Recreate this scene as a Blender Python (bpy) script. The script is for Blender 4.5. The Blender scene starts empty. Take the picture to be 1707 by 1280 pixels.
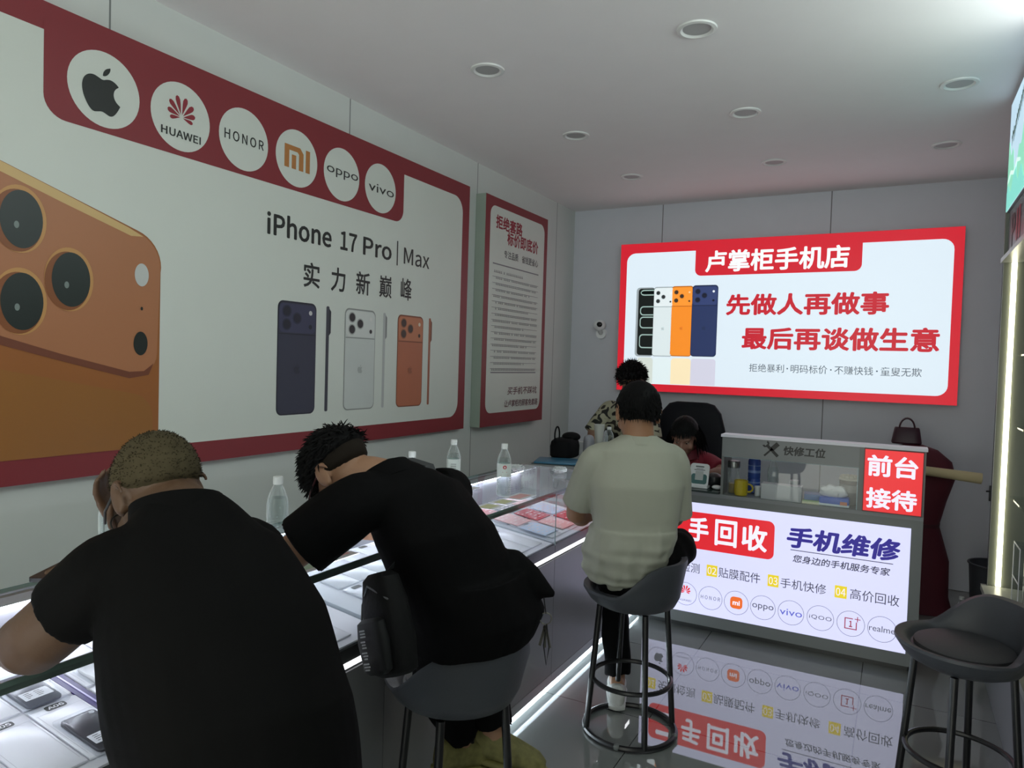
import bpy, bmesh, math, random
from mathutils import Vector, Matrix, noise
random.seed(7)
SC = bpy.context.scene
COL = SC.collection
V3 = Vector

# ------------------------------------------------------------------ camera
YAW, PITCH, ROLL, FPX = -0.4953361, -0.0314674, 0.0301217, 1185.33
fw = V3((math.sin(YAW)*math.cos(PITCH), math.cos(YAW)*math.cos(PITCH), math.sin(PITCH)))
r0 = V3((math.cos(YAW), -math.sin(YAW), 0)); u0 = r0.cross(fw)
rt = math.cos(ROLL)*r0 + math.sin(ROLL)*u0
up = -math.sin(ROLL)*r0 + math.cos(ROLL)*u0
cd = bpy.data.cameras.new('camera'); cam = bpy.data.objects.new('camera', cd); COL.objects.link(cam)
cd.sensor_width = 36; cd.sensor_fit = 'HORIZONTAL'; cd.lens = FPX/1707*36; cd.clip_start = .05; cd.clip_end = 60
m = Matrix((rt, up, -fw)).transposed().to_4x4(); m.translation = (2.64, 0, 1.55); cam.matrix_world = m
SC.camera = cam
# ------------------------------------------------------------------ world, exposure
w = bpy.data.worlds.new('World'); SC.world = w; w.use_nodes = True
bg = w.node_tree.nodes['Background']; bg.inputs[0].default_value = (.98, 1.0, .90, 1); bg.inputs[1].default_value = 3.0
SC.view_settings.view_transform = 'Standard'; SC.view_settings.look = 'None'
SC.view_settings.exposure = 0; SC.view_settings.gamma = 1; SC.view_settings.use_curve_mapping = False
try:
    SC.cycles.transparent_max_bounces = 24; SC.cycles.max_bounces = 10; SC.cycles.use_denoising = True
    SC.cycles.sample_clamp_indirect = 6
except Exception: pass
CASE_LED = 30.0     # strips inside the glass counters
SIGN = 1.0          # backlit signs
PLINTH_LED = 30.0
CAB_LED = 6.0
HEADER = 1.0

# ------------------------------------------------------------------ materials
def lin(c):
    f = lambda x: x/12.92 if x <= .04045 else ((x+.055)/1.055)**2.4
    return tuple(f(x/255) for x in c[:3]) + (1,)
MATS = {}
def M(name, c, rough=.5, metal=0, spec=.5, emit=0, ec=None, var=.06, bump=0, bscale=60, vscale=6):
    if name in MATS: return MATS[name]
    mt = bpy.data.materials.new(name); mt.use_nodes = True; nt = mt.node_tree; b = nt.nodes['Principled BSDF']
    col = lin(c); b.inputs['Base Color'].default_value = col; b.inputs['Roughness'].default_value = rough
    b.inputs['Metallic'].default_value = metal; b.inputs['Specular IOR Level'].default_value = spec
    tc = nt.nodes.new('ShaderNodeTexCoord')
    if var and not emit:
        n = nt.nodes.new('ShaderNodeTexNoise'); n.inputs['Scale'].default_value = vscale; n.inputs['Detail'].default_value = 3
        nt.links.new(tc.outputs['Object'], n.inputs['Vector'])
        mx = nt.nodes.new('ShaderNodeMix'); mx.data_type = 'RGBA'
        mx.inputs[6].default_value = tuple(x*(1-var) for x in col[:3])+(1,); mx.inputs[7].default_value = tuple(min(1, x*(1+var)) for x in col[:3])+(1,)
        nt.links.new(n.outputs['Fac'], mx.inputs[0]); nt.links.new(mx.outputs[2], b.inputs['Base Color'])
    if bump:
        n2 = nt.nodes.new('ShaderNodeTexNoise'); n2.inputs['Scale'].default_value = bscale; n2.inputs['Detail'].default_value = 4
        nt.links.new(tc.outputs['Object'], n2.inputs['Vector'])
        bp = nt.nodes.new('ShaderNodeBump'); bp.inputs['Strength'].default_value = bump; bp.inputs['Distance'].default_value = .004
        nt.links.new(n2.outputs['Fac'], bp.inputs['Height']); nt.links.new(bp.outputs['Normal'], b.inputs['Normal'])
    if emit:
        e = lin(ec or c); b.inputs['Base Color'].default_value = tuple(x*.4 for x in e[:3])+(1,)
        b.inputs['Emission Color'].default_value = e; b.inputs['Emission Strength'].default_value = emit
    MATS[name] = mt; return mt
def LIT(name, c, k=None): return M(name, c, rough=.35, emit=(SIGN if k is None else k), var=0)
def glass(name, tint=(.93, .97, .95), ior=1.45, rough=.01, haze=0):
    if name in MATS: return MATS[name]
    mt = bpy.data.materials.new(name); mt.use_nodes = True; nt = mt.node_tree; nt.nodes.clear()
    o = nt.nodes.new('ShaderNodeOutputMaterial'); mx = nt.nodes.new('ShaderNodeMixShader'); lw0 = nt.nodes.new('ShaderNodeLayerWeight'); lw0.inputs[0].default_value = .5; pw = nt.nodes.new('ShaderNodeMath'); pw.operation = 'POWER'; pw.inputs[1].default_value = 5; fr = nt.nodes.new('ShaderNodeMath'); fr.operation = 'MULTIPLY_ADD'; fr.inputs[1].default_value = .55; fr.inputs[2].default_value = ((ior-1)/(ior+1))**2*.8; nt.links.new(lw0.outputs['Facing'], pw.inputs[0]); nt.links.new(pw.outputs[0], fr.inputs[0])
    t = nt.nodes.new('ShaderNodeBsdfTransparent'); t.inputs[0].default_value = (*tint, 1)
    g = nt.nodes.new('ShaderNodeBsdfGlossy'); g.inputs['Roughness'].default_value = rough
    nt.links.new(fr.outputs[0], mx.inputs[0]); nt.links.new(t.outputs[0], mx.inputs[1]); nt.links.new(g.outputs[0], mx.inputs[2])
    last = mx
    if haze:
        d = nt.nodes.new('ShaderNodeBsdfTranslucent'); d.inputs[0].default_value = (.85, .9, .9, 1); d2 = nt.nodes.new('ShaderNodeBsdfDiffuse'); d2.inputs[0].default_value = (.8, .85, .85, 1)
        a = nt.nodes.new('ShaderNodeAddShader'); nt.links.new(d.outputs[0], a.inputs[0]); nt.links.new(d2.outputs[0], a.inputs[1])
        m2 = nt.nodes.new('ShaderNodeMixShader'); lw = nt.nodes.new('ShaderNodeLayerWeight'); lw.inputs[0].default_value = haze
        nt.links.new(lw.outputs['Facing'], m2.inputs[0]); nt.links.new(mx.outputs[0], m2.inputs[1]); nt.links.new(d2.outputs[0], m2.inputs[2]); last = m2
    nt.links.new(last.outputs[0], o.inputs[0]); MATS[name] = mt; return mt
def seams(name, c, seam_c, w_, h_, off=(0, 0), mortar=.003, axes='xy', rough=.4, spec=.5, ior=None, var=.03):
    mt = M(name, c, rough=rough, spec=spec, var=var); nt = mt.node_tree; b = nt.nodes['Principled BSDF']
    src = b.inputs['Base Color'].links[0].from_socket
    tc = nt.nodes.new('ShaderNodeTexCoord'); sp = nt.nodes.new('ShaderNodeSeparateXYZ'); cb = nt.nodes.new('ShaderNodeCombineXYZ')
    nt.links.new(tc.outputs['Object'], sp.inputs[0])
    for k, a in enumerate(axes):
        ad = nt.nodes.new('ShaderNodeMath'); ad.operation = 'ADD'; ad.inputs[1].default_value = off[k] + 40*(w_ if k == 0 else h_)
        nt.links.new(sp.outputs['XYZ'.index(a.upper())], ad.inputs[0]); nt.links.new(ad.outputs[0], cb.inputs[k])
    br = nt.nodes.new('ShaderNodeTexBrick'); br.offset = 0; br.inputs['Scale'].default_value = 1; br.inputs['Mortar Size'].default_value = mortar
    br.inputs['Mortar Smooth'].default_value = .1; br.inputs['Brick Width'].default_value = w_; br.inputs['Row Height'].default_value = h_
    nt.links.new(cb.outputs[0], br.inputs['Vector'])
    mx = nt.nodes.new('ShaderNodeMix'); mx.data_type = 'RGBA'; mx.inputs[7].default_value = lin(seam_c)
    nt.links.new(br.outputs['Fac'], mx.inputs[0]); nt.links.new(src, mx.inputs[6]); nt.links.new(mx.outputs[2], b.inputs['Base Color'])
    if ior: b.inputs['IOR'].default_value = ior
    return mt

# ------------------------------------------------------------------ mesh helpers
def link(name, me, parent=None, mat=None):
    o = bpy.data.objects.new(name, me); COL.objects.link(o)
    if mat: me.materials.append(mat)
    if parent: o.parent = parent
    return o
def tag(o, label, cat, group=None, kind=None):
    o['label'] = label; o['category'] = cat
    if group: o['group'] = group
    if kind: o['kind'] = kind
    return o
def thing(name, label, cat, loc=(0, 0, 0), rz=0, group=None):
    o = bpy.data.objects.new(name, None); COL.objects.link(o); o.location = loc; o.rotation_euler = (0, 0, rz); o.empty_display_size = .05
    return tag(o, label, cat, group)
class MB:
    def __init__(s): s.bm = bmesh.new()
    def grid(s, rings, close=True, cap0=True, cap1=True):
        vs = [[s.bm.verts.new(p) for p in r] for r in rings]; n = len(vs[0])
        for a, b in zip(vs, vs[1:]):
            for i in range(n if close else n-1):
                j = (i+1) % n; s.bm.faces.new((a[i], a[j], b[j], b[i]))
        if cap0 and close: s.bm.faces.new(tuple(reversed(vs[0])))
        if cap1 and close: s.bm.faces.new(tuple(vs[-1]))
        return s
    def box(s, lo, hi, bevel=0, rot=None, about=None):
        lo = V3(lo); hi = V3(hi); c = (lo+hi)/2
        t = bmesh.ops.create_cube(s.bm, size=1)['verts']
        for v in t: v.co = V3((v.co.x*(hi.x-lo.x), v.co.y*(hi.y-lo.y), v.co.z*(hi.z-lo.z))) + c
        if bevel:
            es = list({e for v in t for e in v.link_edges}); g = bmesh.ops.bevel(s.bm, geom=es, offset=bevel, segments=2, affect='EDGES', profile=.5); t = list({v for f in g['faces'] for v in f.verts} | {v for v in t if v.is_valid})
        if rot is not None:
            p = V3(about) if about is not None else c
            for v in t: v.co = rot @ (v.co-p) + p
        return s
    def tube(s, pts, rad, seg=12, flat=False, ell=1.0, ellax=None):
        pts = [V3(p) for p in pts]; n = len(pts); rad = list(rad) if hasattr(rad, '__len__') else [rad]*n
        T = [((pts[min(i+1, n-1)]-pts[max(i-1, 0)]).normalized()) for i in range(n)]
        ref = V3(ellax) if ellax is not None else (V3((0, 0, 1)) if abs(T[0].z) < .9 else V3((1, 0, 0)))
        a = (ref - T[0]*ref.dot(T[0])).normalized(); rings = []
        def ring(c, t, a, r):
            b = t.cross(a)
            return [c + a*(math.cos(2*math.pi*k/seg)*r*ell) + b*(math.sin(2*math.pi*k/seg)*r) for k in range(seg)]
        frames = []
        for i in range(n):
            a = (a - T[i]*a.dot(T[i])).normalized(); frames.append(a.copy())
        if not flat:
            for q in (.98, .8, .5, .2): rings.append(ring(pts[0]-T[0]*rad[0]*q, T[0], frames[0], rad[0]*math.sqrt(max(0, 1-q*q))))
        for i in range(n): rings.append(ring(pts[i], T[i], frames[i], rad[i]))
        if not flat:
            for q in (.2, .5, .8, .98): rings.append(ring(pts[-1]+T[-1]*rad[-1]*q, T[-1], frames[-1], rad[-1]*math.sqrt(max(0, 1-q*q))))
        return s.grid(rings)
    def torus(s, c, R, r, seg=40, k=8, ax=(0, 0, 1), arc=None):
        ax = V3(ax).normalized(); x = ax.orthogonal().normalized(); y = ax.cross(x); c = V3(c)
        A = [2*math.pi*i/seg for i in range(seg)]; rings = []
        for t in A:
            d = x*math.cos(t)+y*math.sin(t)
            rings.append([c + d*(R+r*math.cos(2*math.pi*j/k)) + ax*(r*math.sin(2*math.pi*j/k)) for j in range(k)])
        rings.append(rings[0]); vs = [[s.bm.verts.new(p) for p in q] for q in rings[:-1]]
        for i in range(seg):
            a, b = vs[i], vs[(i+1) % seg]
            for j in range(k): s.bm.faces.new((a[j], b[j], b[(j+1) % k], a[(j+1) % k]))
        return s
    def lathe(s, prof, c=(0, 0, 0), seg=32, cap0=True, cap1=True):
        c = V3(c)
        return s.grid([[c+V3((math.cos(2*math.pi*k/seg)*r, math.sin(2*math.pi*k/seg)*r, z)) for k in range(seg)] for r, z in prof], cap0=cap0, cap1=cap1)
    def ell(s, c, ax, seg=20, rings=12, fn=None):
        c = V3(c); X, Y, Z = [V3(a) for a in ax]; R = []
        for i in range(1, rings):
            t = math.pi*i/rings - math.pi/2; rr = []
            for k in range(seg):
                p = 2*math.pi*k/seg; d = V3((math.cos(t)*math.cos(p), math.cos(t)*math.sin(p), math.sin(t)))
                if fn: d = d*fn(d)
                rr.append(c+X*d.x+Y*d.y+Z*d.z)
            R.append(rr)
        return s.grid(R)
    def loft(s, rings, seg=28, e=2.4):
        out = []
        for c, a, b in rings:
            c, a, b = V3(c), V3(a), V3(b); rr = []
            for k in range(seg):
                t = 2*math.pi*k/seg; x, y = math.cos(t), math.sin(t)
                rr.append(c + a*(math.copysign(abs(x)**(2/e), x)) + b*(math.copysign(abs(y)**(2/e), y)))
            out.append(rr)
        return s.grid(out)
    def poly(s, pts, nrm, th=0):
        pts = [V3(p) for p in pts]; f = s.bm.faces.new([s.bm.verts.new(p) for p in pts])
        if th:
            ex = bmesh.ops.extrude_face_region(s.bm, geom=[f])['geom']
            for v in ex:
                if isinstance(v, bmesh.types.BMVert): v.co += V3(nrm)*th
        return s
    def mesh(s, name, smooth=True):
        bmesh.ops.recalc_face_normals(s.bm, faces=s.bm.faces[:])
        me = bpy.data.meshes.new(name); s.bm.to_mesh(me); s.bm.free()
        if smooth:
            for p in me.polygons: p.use_smooth = True
            try: me.set_sharp_from_angle(angle=math.radians(38))
            except Exception: pass
        return me
    def obj(s, name, mat, parent=None, smooth=True): return link(name, s.mesh(name, smooth), parent, mat)
    def remesh(s, name, mat, parent, voxel=.006, smooth=6, disp=None, keep=None):
        bmesh.ops.recalc_face_normals(s.bm, faces=s.bm.faces[:])
        me = bpy.data.meshes.new(name+'_t'); s.bm.to_mesh(me); s.bm.free()
        o = bpy.data.objects.new(name+'_t', me); COL.objects.link(o)
        r = o.modifiers.new('r', 'REMESH'); r.mode = 'VOXEL'; r.voxel_size = voxel; r.use_smooth_shade = True
        sm = o.modifiers.new('s', 'SMOOTH'); sm.factor = .5; sm.iterations = smooth
        dg = bpy.context.evaluated_depsgraph_get(); out = bpy.data.meshes.new_from_object(o.evaluated_get(dg))
        bpy.data.objects.remove(o); bpy.data.meshes.remove(me); out.name = name
        if disp:
            nn = [v.normal.copy() for v in out.vertices]
            for v, n in zip(out.vertices, nn): v.co += n*disp(v.co)
        for p in out.polygons: p.use_smooth = True
        out.materials.clear()
        return link(name, out, parent, mat)
def copy_tree(o, parent=None):
    c = o.copy(); COL.objects.link(c)
    if parent: c.parent = parent
    for ch in list(o.children): copy_tree(ch, c)
    return c

# ------------------------------------------------------------------ flat print helpers
def chaikin(p, it=2):
    for _ in range(it):
        q = []
        for a, b in zip(p, p[1:]+p[:1]): q += [(a[0]*.75+b[0]*.25, a[1]*.75+b[1]*.25), (a[0]*.25+b[0]*.75, a[1]*.25+b[1]*.75)]
        p = q
    return p
def rrect(x0, z0, x1, z1, r, seg=6, corners='abcd'):
    out = []
    for k, (cx, cz, a0, key) in enumerate(((x1-r, z1-r, 0, 'a'), (x0+r, z1-r, 90, 'b'), (x0+r, z0+r, 180, 'c'), (x1-r, z0+r, 270, 'd'))):
        if key in corners and r: out += [(cx+r*math.cos(math.radians(a0+90*i/seg)), cz+r*math.sin(math.radians(a0+90*i/seg))) for i in range(seg+1)]
        else: out.append((x1 if key in 'ad' else x0, z1 if key in 'ab' else z0))
    return out
def circ(cx, cz, rx, rz=None, n=40, a0=0, a1=360):
    rz = rz or rx; full = abs(a1-a0) >= 360
    return [(cx+rx*math.cos(math.radians(a0+(a1-a0)*i/(n if full else n-1))), cz+rz*math.sin(math.radians(a0+(a1-a0)*i/(n if full else n-1)))) for i in range(n)]
_tc = {}
try:
    import os
    SANS = bpy.data.fonts.load(os.path.join(bpy.utils.system_resource('DATAFILES'), 'fonts', 'Noto Sans CJK Regular.woff2'))   # the font that ships with Blender
except Exception: SANS = None
def text_mesh(s, off=0, shear=0, space=1.0):
    k = (s, off, shear, space)
    if k not in _tc:
        c = bpy.data.curves.new('t', 'FONT'); c.body = s; c.size = 1
        if SANS and s in ('iPhone', '17', 'Pro', 'Max', 'HONOR', 'HUAWEI', '01', '02', '03', '04', 'A05', 'A06', '1'): c.font = SANS
        c.offset = off; c.resolution_u = 3; c.shear = shear; c.space_character = space
        ob = bpy.data.objects.new('t', c); COL.objects.link(ob); dg = bpy.context.evaluated_depsgraph_get(); dg.update()
        me = bpy.data.meshes.new_from_object(ob.evaluated_get(dg))
        _tc[k] = ([v.co.copy() for v in me.vertices], [tuple(p.vertices) for p in me.polygons])
        bpy.data.objects.remove(ob); bpy.data.meshes.remove(me); bpy.data.curves.remove(c)
    return _tc[k]
class Plane:
    """in-plane (a,b) -> O + A*a + B*b + N*offset"""
    def __init__(s, O, A, B, step=.0008): s.O, s.A, s.B = V3(O), V3(A), V3(B); s.N = s.A.cross(s.B); s.step = step
    def at(s, a, b, l): return s.O + s.A*a + s.B*b + s.N*(l*s.step)
    def poly(s, name, polys, l, mat, parent, mb=None):
        b = mb or MB()
        for p in (polys if isinstance(polys[0][0], (tuple, list)) else [polys]): b.poly([s.at(x, z, l) for x, z in p], s.N)
        if mb: return None
        me = bpy.data.meshes.new(name); b.bm.normal_update(); b.bm.to_mesh(me); b.bm.free()
        return link(name, me, parent, mat)
    def ring(s, name, rings, l, mat, parent):
        b = MB()
        for cx, cz, r, t in rings:
            b.grid([[s.at(cx+q*math.cos(2*math.pi*i/48), cz+q*math.sin(2*math.pi*i/48), l) for i in range(48)] for q in (r-t, r)], cap0=False, cap1=False)
        me = bpy.data.meshes.new(name); b.bm.to_mesh(me); b.bm.free(); return link(name, me, parent, mat)
    def text(s, name, items, l, mat, parent):
        """items: (string, a0, a1, b0, b1, offset, shear, spacing) boxed"""
        out = None
        for it in items:
            t, a0, a1, b0, b1 = it[:5]; e = list(it[5:]); off = e[0] if e else 0; sh = e[1] if len(e) > 1 else 0; sp = e[2] if len(e) > 2 else 1
            v, f = text_mesh(t, 0, sh, sp)
            if off > 0:
                base, bf = v, f; v, f = list(base), list(bf)
                for k in range(8):
                    n = len(v); dx, dy = off*math.cos(k*math.pi/4), off*math.sin(k*math.pi/4)
                    v += [p+V3((dx, dy, (k+1)*.05)) for p in base]; f += [tuple(i+n for i in q) for q in bf]
            x0 = min(p.x for p in v); x1 = max(p.x for p in v); y0 = min(p.y for p in v); y1 = max(p.y for p in v)
            me = bpy.data.meshes.new(name); me.from_pydata([s.at(a0+(p.x-x0)/(x1-x0)*(a1-a0), b0+(p.y-y0)/(y1-y0)*(b1-b0), l+p.z) for p in v], [], f)
            out = link(name, me, parent, mat)
        return out

# ------------------------------------------------------------------ logo shapes (unit size)
APPLE = chaikin([(.02,.29),(-.08,.33),(-.2,.36),(-.33,.32),(-.43,.2),(-.46,.03),(-.43,-.15),(-.35,-.32),(-.26,-.44),(-.18,-.48),(-.08,-.45),(.01,-.42),(.1,-.45),(.2,-.49),(.29,-.45),(.37,-.34),(.44,-.2),(.445,-.19),(.44,-.18),(.35,-.12),(.29,-.03),(.28,.08),(.32,.18),(.40,.25),(.405,.255),(.4,.262),(.33,.32),(.22,.36),(.12,.34)], 2)
LEAF = chaikin([(.02,.39),(.02,.40),(.03,.48),(.09,.57),(.19,.62),(.2,.62),(.195,.54),(.14,.45),(.08,.40)], 2)
def petals():
    out = []
    for k in range(8):
        a = math.radians(-12+204/7*k); R = (.34, .42, .5, .54, .54, .5, .42, .34)[k]; wd = .052 if k in (0, 7) else .068
        d = (math.cos(a), math.sin(a)); n = (-d[1], d[0]); pr = [(.12, .0), (.35, .4), (.6, .8), (.8, 1), (.94, .7), (1, 0)]
        p = [(d[0]*R*t+n[0]*wd*q, d[1]*R*t+n[1]*wd*q) for t, q in pr] + [(d[0]*R*t-n[0]*wd*q, d[1]*R*t-n[1]*wd*q) for t, q in reversed(pr[1:-1])]
        out.append([(x, y-.1) for x, y in p])
    return out
MI = [[(-.5,-.36),(-.32,-.36),(-.32,.2),(.0,.2),(.06,.14),(.06,-.36),(.24,-.36),(.24,.2),(.1,.36),(-.5,.36)], [(-.22,-.36),(-.05,-.36),(-.05,.08),(-.22,.08)], [(.33,-.36),(.5,-.36),(.5,.36),(.33,.36)]]
def place(polys, c, s, sz=None): return [[(c[0]+x*s, c[1]+y*(sz or s)) for x, y in p] for p in polys]

# ================================================================== STRUCTURE
RX, YB, YF, CH = 3.52, 6.0, -1.7, 2.934
tile = seams('floor_tile', (128, 132, 130), (52, 54, 54), .8, .8, (-1.745, -3.0), .0022, rough=.02, ior=2.8)
wl = seams('wall_panel_left', (208, 213, 209), (120, 126, 124), 1.325, 50, (-1.64, 0), .004, 'yz', rough=.45)
wb = seams('wall_panel_back', (216, 219, 228), (120, 122, 128), 1.325, 50, (-.82, 0), .004, 'xz', rough=.45)
cl = M('ceiling_paint', (242, 240, 240), .8, var=.02)
def struct(name, lo, hi, mat):
    o = MB().box(lo, hi).obj(name, mat, smooth=False); o['kind'] = 'structure'; return o
struct('floor', (-.1, YF, -.1), (RX+.1, YB+.1, 0), tile)
struct('ceiling', (-.1, YF, CH), (RX+.1, YB+.1, CH+.1), cl)
struct('wall_left', (-.1, YF, 0), (0, YB, CH), wl)
struct('wall_back', (-.1, YB, 0), (RX+.1, YB+.1, CH), wb)
struct('wall_right', (RX, YF, 0), (RX+.1, YB, CH), M('wall_paint_right', (200, 202, 206), .5, var=.02))
o = MB().box((0, YF-.1, 2.3), (RX, YF, CH)).box((0, YF-.1, 0), (.9, YF, 2.3)).box((3.1, YF-.1, 0), (RX, YF, 2.3)).obj('wall_front', M('wall_paint_front', (205, 208, 206), .6, var=.02), smooth=False); o['kind'] = 'structure'

# ================================================================== DOWNLIGHTS
white_metal = M('white_trim', (228, 230, 228), .4, var=.02)
def downlight(x, y, label):
    t = thing('ceiling_downlight', label, 'ceiling light', (x, y, CH), 0, 'recessed downlights in the ceiling')
    MB().lathe([(.082, -.0005), (.08, -.007), (.066, -.009), (.06, -.003), (.056, -.0005)], seg=40, cap0=False, cap1=False).obj('trim_ring', white_metal, t)
    MB().lathe([(.057, -.0015), (.05, -.0022), (.001, -.0024)], seg=40, cap0=False).obj('diffuser', M('downlight_diffuser', (176, 178, 178), .5, var=.02), t)
nm = {2.94: 'nearest', 4.0: 'second', 5.03: 'farthest'}
for x, row in ((.868, 'left row'), (1.862, 'middle row'), (2.845, 'right row')):
    for y in (2.94, 4.0, 5.03):
        if x > 2.5 and y < 3: continue
        s = nm[y] if x < 2.5 else {4.0: 'nearer', 5.03: 'farther'}[y]
        downlight(x, y, f'round white recessed ceiling downlight, {s} one of the {row} seen')

# ================================================================== LEFT LIGHT BOX (unlit)
ink = M('print_black', (38, 42, 40), .45, var=.02)
redp = M('print_red', (128, 42, 48), .45, var=.03)
whp = M('print_white', (208, 214, 206), .45, var=.02)
T = thing('wall_lightbox', 'large unlit red and white advertising light box with giant orange phone picture on left wall', 'sign', (0, 2.39, 1.9))
Ti = Matrix.Translation((0, -2.39, -1.9))
class PW(Plane): pass
P = Plane((.05, -2.39, -1.9), (0, 1, 0), (0, 0, 1))
MB().box((.002, .665-2.39, 1.083-1.9), (.0495, 4.115-2.39, 2.724-1.9)).obj('panel', redp, T, False)
P.poly('white_field', rrect(.73, 1.17, 4.03, 2.628, .1, 8), 1, whp, T)
P.poly('brand_tab', rrect(1.38, 2.342, 3.385, 2.66, .075, 8, 'cd'), 2, redp, T)
rc = [1.592, 1.908, 2.224, 2.540, 2.856, 3.172]
rnd = []
for k, y in enumerate(rc): rnd.append(P.poly('roundel', circ(y, 2.497, .135, n=48), 3, whp, T))
P.poly('logo', place([APPLE, LEAF], (1.58, 2.483), .158), 4, ink, rnd[0])
P.poly('logo', place(petals(), (1.908, 2.512), .158), 4, M('print_logo_red', (140, 42, 52), .45), rnd[1])
P.text('lettering', [('HUAWEI', 1.818, 2.0, 2.411, 2.443, .008)], 4, ink, rnd[1])
P.text('lettering', [('HONOR', 2.117, 2.333, 2.477, 2.521, .005, 0, 1.1)], 4, ink, rnd[2])
P.poly('logo', place(MI, (2.541, 2.497), .165, .15), 4, M('print_ochre', (176, 118, 62), .45), rnd[3])
P.text('lettering', [('oppo', 2.742, 2.98, 2.475, 2.522, -.018)], 4, ink, rnd[4])
P.text('lettering', [('vivo', 3.068, 3.29, 2.468, 2.516, -.015)], 4, ink, rnd[5])
P.text('headline', [('iPhone', 2.362, 2.79, 2.106, 2.215, .009), ('17', 2.855, 2.985, 2.11, 2.208, .008), ('Pro', 3.035, 3.285, 2.108, 2.208, .007), ('Max', 3.40, 3.66, 2.108, 2.205, .003)], 2, ink, T)
P.poly('divider_bar', [(3.333, 2.09), (3.343, 2.09), (3.343, 2.232), (3.333, 2.232)], 2, ink, T)
P.text('slogan', [('实', 2.598, 2.71, 1.888, 2.013, .018), ('力', 2.792, 2.9, 1.888, 2.013, .018), ('新', 2.985, 3.1, 1.89, 2.015, .016), ('巅', 3.182, 3.292, 1.892, 2.018, .014), ('峰', 3.378, 3.485, 1.895, 2.025, .014)], 2, ink, T)
# giant phone print
OR = lambda n, c: M('print_orange_'+n, c, .4, var=.04, vscale=2)
ph = P.poly('printed_phone', [(.73, 1.17), (1.826, 1.17)] + [(1.826, 1.86)] + circ(1.69, 1.88, .138, .135, 9, 0, 75) + [(1.25, 2.154), (.9, 2.255), (.73, 2.28)], 2, OR('body', (150, 92, 44)), T)
P.poly('camera_plateau', [(.73, 1.70), (1.0, 1.655), (1.25, 1.585), (1.444, 1.53), (1.70, 1.467)] + circ(1.745, 1.54, .07, .075, 7, -100, 0) + [(1.824, 1.86)] + circ(1.69, 1.875, .134, .133, 9, 0, 75) + [(1.25, 2.15), (.9, 2.25), (.73, 2.275)], 3, OR('plateau', (168, 112, 76)), ph)
P.poly('bright_rim', [(.73, 2.278), (.9, 2.253), (1.25, 2.152), (1.44, 2.094), (1.69, 2.015), (1.75, 1.99), (1.70, 1.985), (1.44, 2.06), (1.25, 2.118), (.9, 2.215), (.73, 2.24)], 4, OR('rim', (204, 172, 116)), ph)
P.poly('plateau_edge', [(.73, 1.70), (1.0, 1.655), (1.25, 1.585), (1.444, 1.53), (1.70, 1.467), (1.76, 1.47), (1.80, 1.50), (1.78, 1.455), (1.70, 1.442), (1.444, 1.505), (1.25, 1.555), (1.0, 1.625), (.73, 1.665)], 4, OR('edge', (112, 62, 42)), ph)
P.poly('back_glass', [(.73, 1.17), (1.80, 1.17)] + [(1.80, 1.28)] + circ(1.70, 1.285, .1, .1, 7, 0, 80) + [(1.25, 1.475), (.73, 1.56)], 4, OR('glass', (146, 96, 42)), ph)
for cx, cz in ((1.308, 1.975), (1.312, 1.702), (1.472, 1.793)):
    a = P.poly('camera_lens', circ(cx, cz, .085, .112), 5, OR('lensring', (190, 142, 84)), ph)
    P.poly('lens_shadow', circ(cx-.006, cz-.006, .078, .103), 5.5, OR('lensring2', (130, 76, 40)), a)
    P.poly('lens_glass', circ(cx+.006, cz, .067, .096), 6, M('print_lens', (32, 40, 38), .35), a)
    P.poly('lens_glint', circ(cx-.01, cz-.02, .008, .012), 6.5, M('print_glint', (120, 132, 128), .4), a)
P.poly('flash_print', circ(1.745, 1.842, .029, .044), 5, M('print_silver', (190, 194, 190), .4), ph)
P.poly('sensor_print', circ(1.744, 1.577, .029, .046), 5, M('print_lens', (32, 40, 38)), ph)
P.poly('mic_print', circ(1.747, 1.712, .005, .007), 5, M('print_lens', (32, 40, 38)), ph)
def printed_phone(P, x0, x1, z0, z1, cb, cp, cl_, light, par, l0=2, LT=M, lens_ring=None, nm_=''):
    w_ = x1-x0; h_ = z1-z0; r = .13*w_
    a = P.poly('printed_phone', rrect(x0, z0, x1, z1, r), l0, LT('pp_e'+nm_, tuple(int(v*.72) for v in cb)), par)
    P.poly('back_print', rrect(x0+.02*w_, z0+.012*h_, x1-.02*w_, z1-.015*h_, r*.9), l0+1, LT('pp_b'+nm_, cb), a)
    P.poly('camera_plateau', rrect(x0+.03*w_, z1-.275*h_, x1-.03*w_, z1-.022*h_, r*.85), l0+2, LT('pp_p'+nm_, cp), a)
    P.poly('plateau_line', rrect(x0+.03*w_, z1-.292*h_, x1-.03*w_, z1-.282*h_, 0, 1, ''), l0+2, LT('pp_e'+nm_, cb), a)
    for fx, fz in ((.22, .088), (.22, .205), (.48, .145)):
        P.poly('camera_lens', circ(x0+fx*w_, z1-fz*h_, .115*w_, .115*w_), l0+3, LT('pp_r'+nm_, tuple(int(v*.8) for v in cp)), a)
        P.poly('lens_glass', circ(x0+fx*w_, z1-fz*h_, .09*w_, .09*w_), l0+4, LT('pp_l'+nm_, cl_), a)
    P.poly('flash_print', circ(x0+.83*w_, z1-.09*h_, .045*w_), l0+4, LT('pp_f'+nm_, light), a)
    P.poly('sensor_print', circ(x0+.83*w_, z1-.215*h_, .045*w_), l0+4, LT('pp_l'+nm_, cl_), a)
    c = ((x0+x1)/2, z0+.4*h_)
    P.poly('logo_print', place([APPLE, LEAF], c, .17*w_), l0+4, LT('pp_a'+nm_, tuple(int(v*.86) for v in cb)), a)
    return a
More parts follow.
